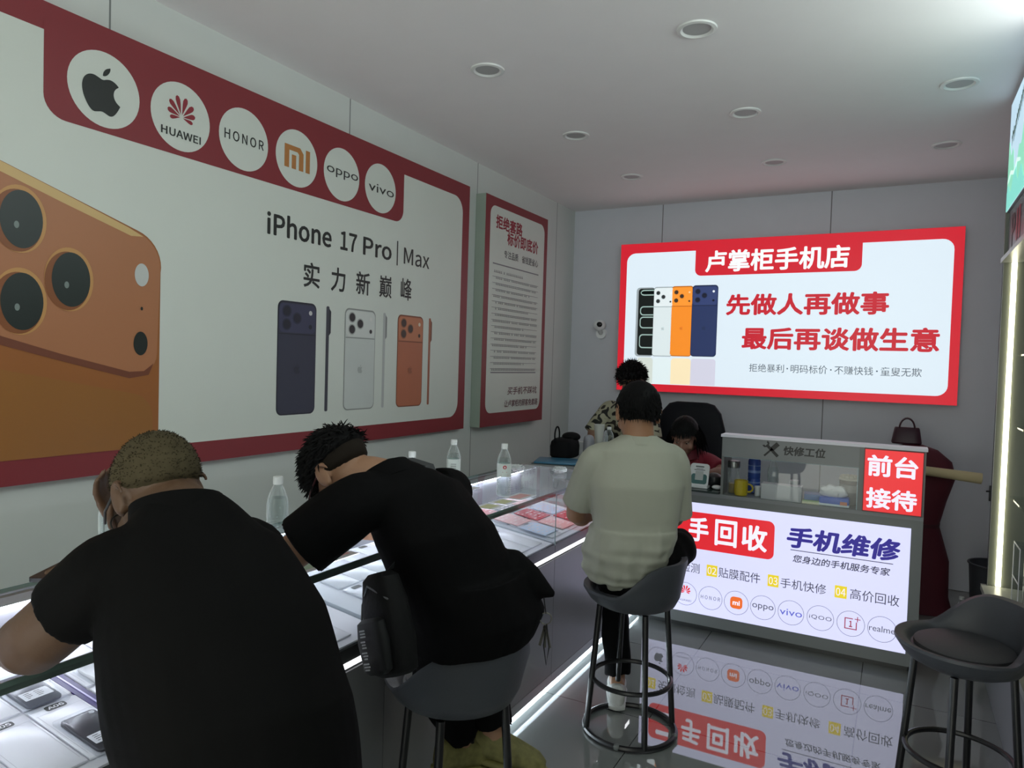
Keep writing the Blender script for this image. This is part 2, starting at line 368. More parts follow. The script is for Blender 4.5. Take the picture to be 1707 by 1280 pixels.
printed_phone(P, 2.437, 2.692, 1.258, 1.81, (56, 58, 74), (62, 64, 88), (38, 40, 52), (200, 200, 200), T, nm_='bl')
printed_phone(P, 2.903, 3.155, 1.262, 1.81, (196, 202, 198), (206, 210, 206), (52, 50, 52), (214, 214, 210), T, nm_='si')
printed_phone(P, 3.357, 3.613, 1.26, 1.808, (176, 106, 78), (186, 120, 88), (70, 58, 52), (214, 200, 180), T, nm_='or')
for x, c, n_ in ((2.763, (66, 68, 78), 'a'), (3.223, (178, 182, 180), 'b'), (3.672, (160, 100, 78), 'c')):
    a = P.poly('printed_phone', rrect(x, 1.264, x+.022, 1.806, .008), 2, M('pside'+n_, c), T)
    P.poly('camera_plateau', [(x+.021, 1.655), (x+.034, 1.67), (x+.034, 1.78), (x+.021, 1.795)], 3, M('pside2'+n_, tuple(int(v*.75) for v in c)), a)

# ================================================================== NARROW POSTER
T = thing('wall_poster_box', 'narrow upright red framed notice board with ruled lines of text on left wall', 'sign', (0, 4.77, 1.9))
P = Plane((.082, -4.77, -1.9), (0, 1, 0), (0, 0, 1))
MB().box((.002, 4.275-4.77, 1.08-1.9), (.0815, 5.268-4.77, 2.716-1.9)).obj('box_side', M('poster_side', (150, 164, 152), .5), T, False)
P.poly('red_border', rrect(4.275, 1.08, 5.268, 2.716, 0, 1, ''), 1, redp, T)
P.poly('white_field', rrect(4.34, 1.175, 5.21, 2.655, .07), 2, whp, T)
P.text('title', [('拒绝套路', 4.42, 4.825, 2.5, 2.6, .03), ('标价即底价', 4.59, 5.1, 2.405, 2.505, .03)], 3, M('print_title_red', (146, 32, 48), .45), T)
P.text('subtitle', [('专注品质', 4.55, 4.77, 2.305, 2.362, .014), ('省钱更省心', 4.83, 5.105, 2.305, 2.362, .014)], 3, M('print_grey', (72, 72, 74), .45), T)
mb = MB()
P.poly('', [rrect(4.39, 2.243, 5.12, 2.252, 0, 1, ''), rrect(4.40, 1.463, 5.12, 1.472, 0, 1, '')], 3, None, None, mb)
for i in range(16):
    z = 2.155-i*.044; P.poly('', [rrect(4.39, z-.001, 5.12, z+.002, 0, 1, '')], 3, None, None, mb)
me = mb.mesh('rules', False); link('rules', me, T, M('print_rule', (120, 120, 124), .45))
mb = MB(); rr = random.Random(3)
for i in range(17):
    z = 2.18-i*.044+.004; x = 4.41 + (.03 if i % 4 else 0); xe = 5.1 if i % 3 else 4.8+.2*rr.random()
    while x < xe:
        wd = .018
        P.poly('', [rrect(x, z+.002, x+wd*.9, z+.008, 0, 1, ''), rrect(x+.002, z+.012, x+wd*.7, z+.017, 0, 1, ''), rrect(x+wd*.4, z, x+wd*.52, z+.02, 0, 1, '')], 4, None, None, mb); x += .024 if rr.random() > .1 else .045
me = mb.mesh('fine_print', False); link('fine_print', me, T, M('print_fine', (132, 132, 136), .45))
P.text('slogan', [('买手机不踩坑', 4.66, 5.155, 1.3, 1.36, .012, .15), ('让卢掌柜的顾客免套路', 4.62, 5.172, 1.208, 1.262, .016, .15)], 3, M('print_slogan', (92, 40, 52), .45), T)

# ================================================================== BACK SIGN (lit)
LW, LR = (216, 230, 240), (200, 28, 45)
T = thing('lit_shop_sign', 'wide glowing red and white shop sign on the back wall', 'sign', (1.75, 6.0, 1.96))
P = Plane((-1.75, -.072, -1.96), (1, 0, 0), (0, 0, 1), .001)
MB().box((.481-1.75, -.07, 1.3326-1.96), (3.023-1.75, -.002, 2.597-1.96)).obj('box_side', M('sign_edge', (120, 30, 36), .4), T, False)
P.poly('red_border', rrect(.481, 1.3326, 3.023, 2.597, 0, 1, ''), 1, LIT('lit_red', LR), T)
P.poly('white_field', rrect(.54, 1.395, 2.962, 2.515, .075), 2, LIT('lit_white', LW), T)
P.poly('name_tab', rrect(1.133, 2.306, 2.377, 2.54, .05, 6, 'cd'), 3, LIT('lit_red', LR), T)
P.text('shop_name', [('卢掌柜手机店', 1.216, 2.292, 2.332, 2.508, .026)], 4, LIT('lit_letter', (240, 244, 246)), T)
P.text('slogan', [('先做人再做事', 1.396, 2.57, 1.978, 2.15, .032), ('最后再谈做生意', 1.53, 2.9, 1.706, 1.884, .032)], 3, LIT('lit_red_letter', (190, 26, 44)), T)
P.text('fine_slogan', [(p_, 1.596+i*.3127, 1.596+i*.3127+.263, 1.527, 1.592, .0) for i, p_ in enumerate(('拒绝暴利', '明码标价', '不赚快钱', '童叟无欺'))], 3, LIT('lit_dark_letter', (78, 86, 96)), T)
LTm = lambda n, c: LIT('lit_'+n, c)
for i in range(3): P.poly('slogan_dot', circ(1.884+i*.3127, 1.56, .006, n=14), 3, LIT('lit_dark_letter', 0), T)
a = printed_phone(P, .945, 1.126, 1.636, 2.225, (240, 138, 36), (244, 148, 48), (60, 44, 34), (252, 200, 150), T, 4, LTm, nm_='or2')
a = printed_phone(P, 1.118, 1.33, 1.638, 2.228, (36, 50, 92), (48, 62, 108), (20, 24, 44), (226, 232, 240), T, 6, LTm, nm_='bl2')
a = printed_phone(P, .79, .965, 1.632, 2.222, (214, 226, 228), (222, 232, 234), (40, 44, 46), (240, 244, 246), T, 3, LTm, nm_='si2')
a = P.poly('printed_phone', rrect(.636, 1.628, .80, 2.22, .03), 2.5, LIT('lit_rim', (150, 160, 164)), T)
P.poly('screen_print', rrect(.655, 1.64, .81, 2.21, .025), 2.8, LIT('lit_screen', (14, 20, 20)), a)
for z0, z1 in ((2.15, 2.20), (1.98, 2.06), (1.87, 1.97), (1.70, 1.82)):
    P.poly('screen_swirl', rrect(.672, z0, .81, z1, .03), 2.85, LIT('lit_swirl', (150, 176, 170)), a); P.poly('screen_swirl', rrect(.68, z0+.01, .81, z1-.01, .024), 2.9, LIT('lit_screen2', (10, 16, 16)), a)
for x0, x1, c, n_ in ((.66, .80, (206, 214, 206), 'a'), (.80, .957, (220, 234, 236), 'b'), (.957, 1.125, (244, 226, 186), 'c'), (1.125, 1.33, (206, 206, 222), 'd')):
    P.poly('mirror_print', rrect(x0, 1.40, x1, 1.62, .025, 5, 'ab'), 3, LIT('lit_mir'+n_, c), T)

# security camera
T = thing('security_camera', 'small white dome security camera on back wall left of the lit sign', 'camera', (.30, 6.0, 1.86))
wpl = M('white_plastic', (214, 218, 220), .4, var=.02)
MB().tube([(0, -.001, -.035), (0, -.03, -.035)], [.05, .046], 28, True).obj('wall_mount', M('camera_white', (244, 246, 248), .35, var=0), T)
MB().tube([(0, -.02, -.03), (0, -.05, -.015), (0, -.06, .01)], [.022, .02, .02]).obj('arm', wpl, T)
b = MB().ell((0, -.065, .035), ((.056, 0, 0), (0, .052, 0), (0, 0, .05))).obj('housing', M('camera_white', (244, 246, 248), .35, var=0), T)
MB().ell((.014, -.106, .04), ((.027, 0, 0), (0, .016, 0), (0, 0, .024))).obj('lens_face', M('black_gloss', (16, 18, 22), .15, var=0), b)

# ================================================================== COUNTERS
XF, XBk, ZT = 1.274, .735, .955
body_m = M('counter_laminate', (118, 118, 120), .28, var=.03); dark_m = M('counter_dark_band', (52, 54, 54), .3)
glz = glass('counter_glass', (.965, .978, .98)); gedge = M('glass_edge', (92, 112, 106), .12, var=.1)
alu = M('brushed_aluminium', (150, 152, 152), .3, metal=.7)
deckm = M('deck_board', (228, 228, 236), .5, var=.02)
def deckz(x): return .712 + .13*(1.25-x)
led_case = M('led_strip_white', (255, 255, 255), emit=CASE_LED, ec=(240, 244, 255)); led_front = M('led_front', (255, 255, 255), emit=3.0, ec=(250, 252, 255)); led_pl = M('led_plinth', (255, 255, 255), emit=PLINTH_LED, ec=(225, 240, 250))
def case(y0, y1, label, solid=False, end=False):
    t = thing('display_counter', label, 'display counter', (1.0, (y0+y1)/2, 0), 0, 'row of glass display counters along the left wall')
    yo = (y0+y1)/2; B = lambda x0, a, z0, x1, b, z1: ((x0-1, a-yo, z0), (x1-1, b-yo, z1)); e = .0015
    MB().box(*B(XBk, y0+e, .09, XF, y1-e, .635)).obj('cabinet_body', body_m, t, False)
    MB().box(*B(XBk+.03, y0+e, 0, XF-.06, y1-e, .09)).obj('plinth', dark_m, t, False)
    MB().box(*B(XF-.022, y0+e, .052, XF+.002, y1-e, .094)).obj('kick_rail', alu, t, False)
    MB().box(*B(XF-.058, y0+e, .012, XF-.05, y1-e, .03)).obj('floor_light_strip', led_pl, t, False)
    MB().box(*B(XF-.006, y0+e, .648, XF+.003, y1-e, .661)).obj('front_light_strip', led_front, t, False)
    MB().box(*B(XBk, y0+e, .635, XF-.006, y1-e, .664)).box(*B(XBk, y0+e, .664, XF, y1-e, .705)).obj('dark_band', dark_m, t, False)
    if solid:
        MB().box(*B(XBk, y0+e, .705, XF, y1-e, ZT)).obj('upper_body', M('counter_upper', (150, 152, 150), .3), t, False); return t
    mb = MB(); zb = deckz(XBk); q = [(XBk+.01, zb), (XF-.012, deckz(XF-.012)), (XF-.012, .7055), (XBk+.01, .7055)]
    mb.grid([[V3((x-1, y-yo, z)) for x, z in q] for y in (y0+.012, y1-.012)]).obj('deck', deckm, t, False)
    MB().box(*B(XBk, y0+e, .705, XBk+.008, y1-e, ZT-.009)).obj('back_panel', M('case_back', (150, 150, 160), .35), t, False)
    MB().box(*B(XF-.008, y0+e, .705, XF, y1-e, ZT-.0085)).obj('front_glass', glz, t, False)
    MB().box(*B(XBk, y0+e, ZT-.008, XF, y1-e, ZT)).obj('top_glass', glz, t, False)
    MB().box(*B(XF-.0004, y0+e, ZT-.010, XF+.0012, y1-e, ZT+.0004)).obj('glass_edge', gedge, t, False)
    MB().box(*B(XBk-.001, y0+e, ZT-.010, XBk+.001, y1-e, ZT+.0004)).obj('glass_edge', gedge, t, False)
    for yy in (y0+e, y1-e-.008): MB().box(*B(XBk+.01, yy, .706, XF-.01, yy+.008, ZT-.009)).obj('end_glass', glz, t, False)
    MB().box(*B(XF-.002, y1-.006, .7, XF+.001, y1, ZT)).obj('corner_edge', M('glass_corner', (150, 176, 182), .1), t, False)
    MB().box(*B(XBk+.01, y0+.02, ZT-.034, XBk+.03, y1-.02, ZT-.012)).obj('strip_housing', alu, t, False)
    MB().box(*B(XBk+.012, y0+.02, ZT-.0365, XBk+.03, y1-.02, ZT-.0345)).obj('inner_light_strip', led_case, t, False)
    MB().box(*B(XF-.026, y0+.004, ZT-.026, XF-.0085, y1-.004, ZT-.0095)).obj('front_housing', M('front_profile', (98, 112, 108), .25, var=.05), t, False)
    MB().box(*B(XF-.0285, y0+.02, ZT-.025, XF-.0265, y1-.02, ZT-.012)).obj('inner_light_strip', led_case, t, False)
    return t
case(-.75, .5, 'glass topped display counter nearest the shop front, beside the camera')
case(.5, 1.75, 'glass display counter under the elbows of the broad man in black polo')
case(1.75, 3.0, 'glass display counter between the man with the bag and the man in pale shirt')
case(3.0, 3.66, 'short glass display counter with red price cards left of the pale shirted man')
case(3.66, 4.56, 'opaque topped corner counter holding blue folder and black bag', solid=True)

# trays, phones
ang = math.atan(.13)
RY = Matrix.Rotation(ang, 4, 'Y')
def on_deck(x, y, h=0): return V3((x, y, deckz(x)+h+.0015))
tray_m = M('tray_acrylic', (232, 232, 240), .25, var=.01); tagm = M('tag_dark', (58, 60, 60), .4); cardm = M('paper_card', (236, 236, 242), .6, var=.01)
linem = M('print_line', (170, 170, 180), .5)
def tray(x, y, label, grp, txt=None):
    t = thing('phone_tray', label, 'tray', on_deck(x, y), 0, grp); t.rotation_euler = (0, ang, 0)
    MB().box((-.118, -.052, 0), (.118, .052, .006), .002).obj('tray_plate', tray_m, t)
    PT = Plane((0, 0, .0062), (0, 1, 0), (-1, 0, 0), .0004)
    tg = PT.poly('number_tag', rrect(-.022, .092, .022, .112, .006), 1, tagm, t)
    if txt: PT.text('lettering', [(txt, -.017, .017, .096, .108, .01)], 2, cardm, tg)
    mb = MB(); PT.poly('', [rrect(-.05, .086, .05, .0868, 0, 1, ''), rrect(-.046, -.10, -.0453, .086, 0, 1, ''), rrect(.0453, -.10, .046, .086, 0, 1, '')], 1, None, None, mb)
    link('cell_lines', mb.mesh('cell_lines', False), t, linem)
    return t
seed_tray = None; TR = []
for row, x in ((0, .87), (1, 1.118)):
    y = .44
    for i in range(27):
        y = .577 + i*.1085 + (.03 if i > 3 else 0)
        if y > 3.60: continue
        if any(abs(y-s) < .06 for s in (.5, 1.75, 3.0)): continue
        if False: continue
        TR.append((x, y, row))
for x, y, row in TR:
    if row == 1 and abs(y-.794) < .03: tray(x, y, 'white phone tray with dark tag reading A05, nearest the elbow in glass counter', 'phone trays in the glass counters', 'A05')
    elif row == 1 and abs(y-.9025) < .03: tray(x, y, 'white phone tray with dark tag reading A06 under the near grey phone', 'phone trays in the glass counters', 'A06')
    elif seed_tray is None: seed_tray = tray(x, y, 'empty white phone tray with small dark tag in glass counter', 'phone trays in the glass counters')
    else:
        c = copy_tree(seed_tray); c.location = on_deck(x, y)
# purple divider strips
for y in (.9705,):
    t = thing('divider_strip', 'purple divider strip between phone trays in the nearest glass counter', 'strip', on_deck(1.0, y)); t.rotation_euler = (0, ang, 0)
    MB().box((-.25, -.014, 0), (.235, .014, .004)).obj('strip_base', M('purple_strip', (54, 42, 104), .35), t, False)
    MB().box((-.25, -.002, .004), (.235, .002, .0055)).obj('strip_ridge', M('lilac', (196, 188, 230), .3), t, False)
def phone(x, y, rz, c, label):
    t = thing('used_phone', label, 'phone', on_deck(x, y, .0072)); t.rotation_euler = (Matrix.Rotation(ang, 3, 'Y') @ Matrix.Rotation(rz, 3, 'Z')).to_euler()
    mb = MB(); rings = []
    for z, s in ((0, .97), (.0015, 1), (.0065, 1), (.008, .97)): rings.append([V3((p[0]*s, p[1]*s, z)) for p in rrect(-.075, -.037, .075, .037, .012)])
    mb.grid(rings).obj('phone_body', M('phone_'+str(c), c, .25, var=.05), t)
    PT = Plane((0, 0, .0084), (0, 1, 0), (-1, 0, 0), .0004)
    lb = PT.poly('price_label', rrect(-.03, -.05, .03, -.014, .002), 1, cardm, t)
    mb = MB(); rr = random.Random(5)
    for k in range(4):
        for j in range(2): PT.poly('', [rrect(-.022+j*.022, -.022-k*.007, -.022+j*.022+.006+.01*rr.random(), -.02-k*.007, 0, 1, '')], 2, None, None, mb)
    link('label_print', mb.mesh('label_print', False), lb, ink)
    PT.poly('camera_lens', circ(.026, .062, .006), 1, M('print_glint2', (180, 184, 190), .2), t)
    # clear pouch around it
    rings = [[V3((p[0], p[1], z)) for p in rrect(-.085*s, -.045*s, .09*s, .045*s, .006)] for z, s in ((-.0005, 1), (.006, 1.02), (.0098, .93))]
    mb = MB(); mb.grid(rings); mb.obj('clear_pouch', glass('pouch_film', (.95, .96, .97), 1.25, .3), t)
    return t
phone(.925, .893, 0, (96, 98, 108), 'grey phone in clear pouch with white label, farther of the two by the elbow')
phone(1.165, .905, 0, (62, 62, 70), 'dark grey phone in clear pouch with white label beside tag A06')
phone(.985, 1.045, .0, (206, 206, 208), 'silver phone in clear pouch half hidden behind the black polo shirt')
# red price cards in the short counter
rr = random.Random(11)
pk = M('card_pink', (232, 180, 180), .5); rd = M('card_red', (188, 70, 80), .5); dk = M('card_dark', (92, 84, 92), .5); bl = M('card_blue', (206, 216, 240), .5)
k = 0
for x, y, c, lb in ((.82, 3.10, rd, 'red price card at the back of short glass counter'), (.98, 3.12, pk, 'pink price card in the middle of short glass counter'), (1.14, 3.10, bl, 'pale blue price card at the front of short glass counter, nearer one'),
                    (.84, 3.28, dk, 'grey price card behind the pink ones in short glass counter'), (1.0, 3.30, rd, 'red price card beside the forearm of pale shirted man'), (1.15, 3.28, pk, 'pink price card below the forearm of pale shirted man'),
                    (.84, 3.46, pk, 'pink price card at far back of short glass counter'), (1.0, 3.48, bl, 'pale blue price card farthest along the short glass counter'), (1.15, 3.46, rd, 'red price card at far front of short glass counter')):
    t = thing('price_card', lb, 'card', on_deck(x, y, .011), 0, 'price cards in the short glass counter'); t.rotation_euler = (0, ang, 0)
    MB().box((-.07, -.075, 0), (.07, .075, .003)).obj('card_board', c, t, False)
    PT = Plane((0, 0, .0032), (0, 1, 0), (-1, 0, 0), .0004); mb = MB()
    for i in range(5):
        for j in range(3):
            if rr.random() < .8: PT.poly('', [rrect(-.065+j*.045, .05-i*.025, -.065+j*.045+.015+.02*rr.random(), .058-i*.025, 0, 1, '')], 1, None, None, mb)
    link('card_print', mb.mesh('card_print', False), t, M('card_print', (150, 90, 100) if c is not rd else (236, 214, 214), .5))
# leaflets on the glass tops
yl = M('leaf_yellow', (214, 214, 170), .5); gn = M('leaf_green', (190, 214, 190), .5)
def leaflet(x, y, w_, h_, c, label, rz=0, grp='leaflets on the counter tops'):
    t = thing('paper_leaflet', label, 'leaflet', (x, y, ZT+.0008), rz, grp)
    MB().box((-w_/2, -h_/2, 0), (w_/2, h_/2, .0012)).obj('paper', cardm, t, False)
    PT = Plane((0, 0, .0013), (0, 1, 0), (-1, 0, 0), .0003)
    PT.poly('colour_block', rrect(-h_*.38, -w_*.3, h_*.38, w_*.3, .003), 1, c, t)
leaflet(1.20, 2.50, .09, .1, yl, 'yellow and white leaflet, near one on the glass below the labelled bottle')
leaflet(1.20, 2.62, .09, .1, yl, 'yellow and white leaflet, second one on the glass below the labelled bottle')
leaflet(1.20, 2.77, .09, .15, pk, 'pink and white leaflet near the glass corner by the pale shirted man')
leaflet(.87, 2.75, .16, .2, rd, 'red and white leaflet at the back behind the labelled bottle')
leaflet(1.18, 1.60, .1, .14, pk, 'pink and white leaflet under the arm of the man with bag')
leaflet(1.20, 1.46, .09, .1, gn, 'green and white leaflet beside the elbow of the man with bag')

# ================================================================== BOTTLES
plast = glass('clear_plastic', (.95, .97, .97), 1.4, .04, .32); waterm = glass('bottle_water', (.93, .96, .96), 1.33, .01)
capm = M('bottle_cap', (226, 230, 228), .4, var=.02)
def bottle(x, y, z, label, h=.232, lab=None, cap=True, rz=0, grp='clear water bottles on the counter'):
    t = thing('water_bottle', label, 'bottle', (x, y, z), rz, grp); s = h/.232
    pr = [(.022, 0), (.029, .004), (.031, .012)]
    for i in range(9):
        z0 = .02+i*.0095; pr += [(.0315, z0), (.0297, z0+.0045)]
    pr += [(.0315, .112), (.0315, .150), (.0285, .168), (.022, .187), (.0155, .201), (.0125, .207), (.0125, .216)]
    MB().lathe([(r, a*s) for r, a in pr], seg=28).obj('bottle_body', plast, t)
    MB().lathe([(r*.95, a*s+.0005) for r, a in pr[:24]], seg=24).obj('water', waterm, t)
    if cap: MB().lathe([(.0145, .209*s), (.0148, .212*s), (.0148, .228*s), (.0138, .232*s)], seg=24).obj('cap', capm, t)
    if lab:
        MB().lathe([(.0322, .088*s), (.0322, .146*s)], seg=32, cap0=False, cap1=False).obj('paper_label', M('bottle_label', (206, 214, 208), .5), t)
        if lab == 'red':
            def wrap(polys, c, nme):
                mb = MB()
                for p in polys: mb.poly([V3((.0327*math.cos(a/.0322), .0327*math.sin(a/.0322), b)) for a, b in p], (0, 0, 1))
                link(nme, mb.mesh(nme, False), t, c)
            wrap([circ(0, .131, .0082, n=24)], M('label_red', (176, 42, 58), .5), 'round_mark'); wrap([circ(0, .131, .0035, n=12)], M('bottle_label', 0), 'mark_centre')
            wrap([rrect(-.010, .108, .010, .111, 0, 1, ''), rrect(-.016, .097, .016, .099, 0, 1, ''), rrect(-.016, .092, .016, .094, 0, 1, '')], M('label_red', 0), 'label_print')
        else:
            mb = MB()
            for i in range(4): mb.box((.0324, -.012, .095+i*.009), (.0327, .012, .099+i*.009))
            mb.obj('label_print', M('label_grey', (150, 156, 152), .5), t, False)
    return t
face = lambda x, y: math.atan2(-y, 2.64-x)
bottle(1.03, 1.53, ZT, 'clear ribbed water bottle with white cap between the two men in black')
bottle(.984, 2.26, ZT, 'water bottle hidden behind the shoulder of man with bag, only white cap showing')
bottle(.88, 2.72, ZT, 'water bottle with square white label, nearer the wall than its red marked neighbour', lab='grey', rz=face(.88, 2.72))
bottle(1.13, 2.745, ZT, 'water bottle with red round mark on white label near the glass corner', lab='red', rz=face(1.13, 2.745)+.1)
bottle(.79, 1.17, ZT, 'water bottle partly hidden behind the face of the broad man in black polo')

# ================================================================== RECEPTION DESK
gd = M('desk_grey', (112, 116, 116), .35, var=.03); gd2 = M('desk_header_grey', (126, 130, 132), .35)
T = thing('reception_desk', 'grey reception desk with glowing white front panel and raised glass screen', 'desk', (2.03, 4.171, 0))
D = lambda x0, y0, z0, x1, y1, z1: ((x0-2.03, y0-4.171, z0), (x1-2.03, y1-4.171, z1))
XL, XR = 1.279, 2.79
MB().box(*D(XL, 4.176, .04, XR, 4.62, .80)).obj('cabinet_body', gd, T, False)
MB().box(*D(XL+.02, 4.22, 0, XR-.04, 4.6, .04)).obj('plinth', dark_m, T, False)
MB().box(*D(XL, 4.171, .7567, XR, 4.1758, .80)).box(*D(2.738, 4.171, .1055, XR, 4.1758, .7567)).box(*D(XL, 4.171, .04, XR, 4.1758, .1055)).box(*D(XL, 4.171, .1055, 1.34, 4.1758, .7567)).obj('front_frame', gd, T, False)
MB().box(*D(XL, 4.168, .80, XR, 4.62, .82)).obj('deck', gd2, T, False)
MB().box(*D(XL, 4.166, .8205, 1.765, 4.62, .832)).obj('glass_mat', M('dark_glass_mat', (46, 60, 58), .12), T, False)
MB().box(*D(2.745, 4.18, .82, XR, 4.45, 1.155)).box(*D(1.771, 4.18, .82, 1.785, 4.40, 1.155)).obj('end_panel', gd, T, False)
MB().box(*D(1.766, 4.165, 1.155, 2.796, 4.285, 1.17)).obj('top_slab', M('desk_top_white', (226, 226, 236), .35), T, False)
MB().box(*D(1.776, 4.172, 1.044, 2.484, 4.19, 1.1548)).obj('header_panel', gd2, T, False)
MB().box(*D(2.484, 4.172, .82, 2.79, 4.19, 1.1548)).obj('sign_backing', gd, T, False)
MB().box(*D(1.787, 4.176, .8205, 2.483, 4.181, 1.0438)).obj('glass_screen', glz, T, False)
MB().box(*D(1.787, 4.1755, 1.0405, 2.483, 4.1815, 1.0438)).box(*D(2.479, 4.1755, .8205, 2.483, 4.1815, 1.0405)).obj('screen_edge', M('glass_corner', 0), T, False)
P = Plane((-2.03, 0, 0), (1, 0, 0), (0, 0, 1), .0008)
# header lettering
PH = Plane((-2.03, .0008, 0), (1, 0, 0), (0, 0, 1), .0008)
def rot(poly, c, a):
    ca, sa = math.cos(a), math.sin(a); return [(c[0]+x*ca-y*sa, c[1]+x*sa+y*ca) for x, y in poly]
tc = (2.042, 1.103)
wr = [(-.008, -.05), (.008, -.05), (.008, .026), (.019, .034), (.019, .05), (.009, .044), (.009, .036), (-.009, .036), (-.009, .044), (-.019, .05), (-.019, .034), (-.008, .026)]
sd = [(-.005, -.052), (.005, -.052), (.005, .0), (.012, .006), (.012, .05), (-.012, .05), (-.012, .006), (-.005, 0)]
PH.poly('tool_mark', [rot(wr, tc, math.radians(45)), rot(sd, tc, math.radians(-45))], 1, M('print_black2', (22, 24, 26), .4), T)
PH.text('lettering', [('快修工位', 2.106, 2.32, 1.078, 1.13, .03, .1)], 1, M('print_black2', 0), T)
# red sign
s_ = MB().box(*D(2.508, 4.160, .822, 2.781, 4.1715, 1.152)).obj('reception_sign', M('sign_edge', 0), T, False)
PR = Plane((-2.03, -.0112, 0), (1, 0, 0), (0, 0, 1), .0008)
PR.poly('sign_face', rrect(2.512, .826, 2.777, 1.148, 0, 1, ''), 1, LIT('lit_red2', (220, 38, 44)), s_)
PR.text('lettering', [('前台', 2.524, 2.757, 1.01, 1.122, .03), ('接待', 2.524, 2.757, .842, .95, .03)], 2, LIT('lit_letter2', (232, 228, 250)), s_)
# light panel
DW = (208, 210, 240)
lp = MB().box(*D(1.34, 4.170, .1055, 2.738, 4.1757, .7567)).obj('light_panel', LIT('lit_panel', DW, SIGN*1.05), T, False)
PL = Plane((-2.03, -.001, 0), (1, 0, 0), (0, 0, 1), .0007)
PL.poly('red_block', rrect(1.40, .487, 2.078, .702, .035), 1, LIT('lit_red3', (214, 36, 46)), lp)
PL.text('recycle_lettering', [('二', 1.435, 1.56, .53, .672, .03), ('手', 1.60, 1.716, .53, .674, .03), ('回', 1.752, 1.876, .524, .676, .025), ('收', 1.902, 2.041, .522, .668, .03)], 2, LIT('lit_letter3', (236, 234, 250)), lp)
PL.text('repair_lettering', [('手机维修', 2.142, 2.695, .572, .69, .035, .12)], 1, LIT('lit_navy', (34, 22, 128)), lp)
PL.poly('rule', rrect(2.164, .558, 2.664, .562, 0, 1, ''), 1, LIT('lit_ink', (48, 48, 70)), lp)
PL.text('service_lettering', [('您身边的手机服务专家', 2.178, 2.652, .494, .536, .015, .12)], 1, LIT('lit_ink', 0), lp)
bx = [(1.375, 1.435), (1.713, 1.774), (2.052, 2.11), (2.395, 2.454)]
for a, b_ in bx: PL.poly('number_block', rrect(a, .338, b_, .404, 0, 1, ''), 1, LIT('lit_yellow', (222, 200, 40)), lp)
PL.text('number_lettering', [(n, a+.006, b_-.006, .35, .392, .0) for n, (a, b_) in zip(('01', '02', '03', '04'), bx)], 2, LIT('lit_letter3', 0), lp)
PL.text('list_lettering', [('免费检测', 1.45, 1.672, .342, .4, .0), ('贴膜配件', 1.782, 2.012, .342, .4, 0), ('手机快修', 2.12, 2.353, .342, .397, 0), ('高价回收', 2.47, 2.7, .342, .4, 0)], 1, LIT('lit_ink2', (52, 52, 70)), lp)
cx = [1.447+.1462*i+.002 for i in range(9)]; cz = .2105
cx = [1.449, 1.594, 1.741, 1.887, 2.032, 2.18, 2.33, 2.479, 2.627]
PL.ring('logo_ring', [(c, cz, .068, .0022) for c in cx], 1, LIT('lit_ring', (96, 98, 120)), lp)
PL.poly('brand_logo', place([APPLE, LEAF], (cx[0], cz-.002), .062), 1, LIT('lit_grey', (70, 72, 84)), lp)
PL.poly('brand_logo', place(petals(), (cx[1], cz+.018), .075), 1, LIT('lit_red3', 0), lp)
PL.text('brand_lettering', [('HUAWEI', cx[1]-.036, cx[1]+.036, .166, .177, 0), ('HONOR', cx[2]-.055, cx[2]+.055, .2, .222, 0, 0, 1.15), ('oppo', cx[4]-.057, cx[4]+.057, .193, .228, -.02), ('iQOO', cx[6]-.056, cx[6]+.056, .198, .224, -.01, 0, 1.1), ('realme', cx[8]-.06, cx[8]+.06, .195, .227, -.02)], 1, LIT('lit_grey', 0), lp)
PL.text('brand_lettering', [('vivo', cx[5]-.058, cx[5]+.058, .193, .229, -.01)], 1, LIT('lit_blue', (84, 92, 190)), lp)
PL.poly('brand_logo', rrect(cx[3]-.034, cz-.034, cx[3]+.034, cz+.034, .02), 1, LIT('lit_orange', (226, 104, 40)), lp)
PL.text('brand_lettering', [('mi', cx[3]-.02, cx[3]+.02, cz-.014, cz+.014, .03)], 2, LIT('lit_letter3', 0), lp)
q = .03; PL.poly('brand_logo', [rrect(cx[7]-q, cz-q, cx[7]-q+.005, cz+q, 0, 1, ''), rrect(cx[7]-q, cz-q, cx[7]+q, cz-q+.005, 0, 1, ''), rrect(cx[7]+q-.005, cz-q, cx[7]+q, cz+.012, 0, 1, ''), rrect(cx[7]-q, cz+q-.005, cx[7]+.01, cz+q, 0, 1, ''), rrect(cx[7]+.018, cz+.026, cx[7]+.046, cz+.03, 0, 1, ''), rrect(cx[7]+.030, cz+.014, cx[7]+.034, cz+.042, 0, 1, '')], 1, LIT('lit_red4', (150, 50, 70)), lp)
PL.text('brand_lettering', [('1', cx[7]-.008, cx[7]+.008, cz-.018, cz+.016, .01)], 1, LIT('lit_red4', 0), lp)

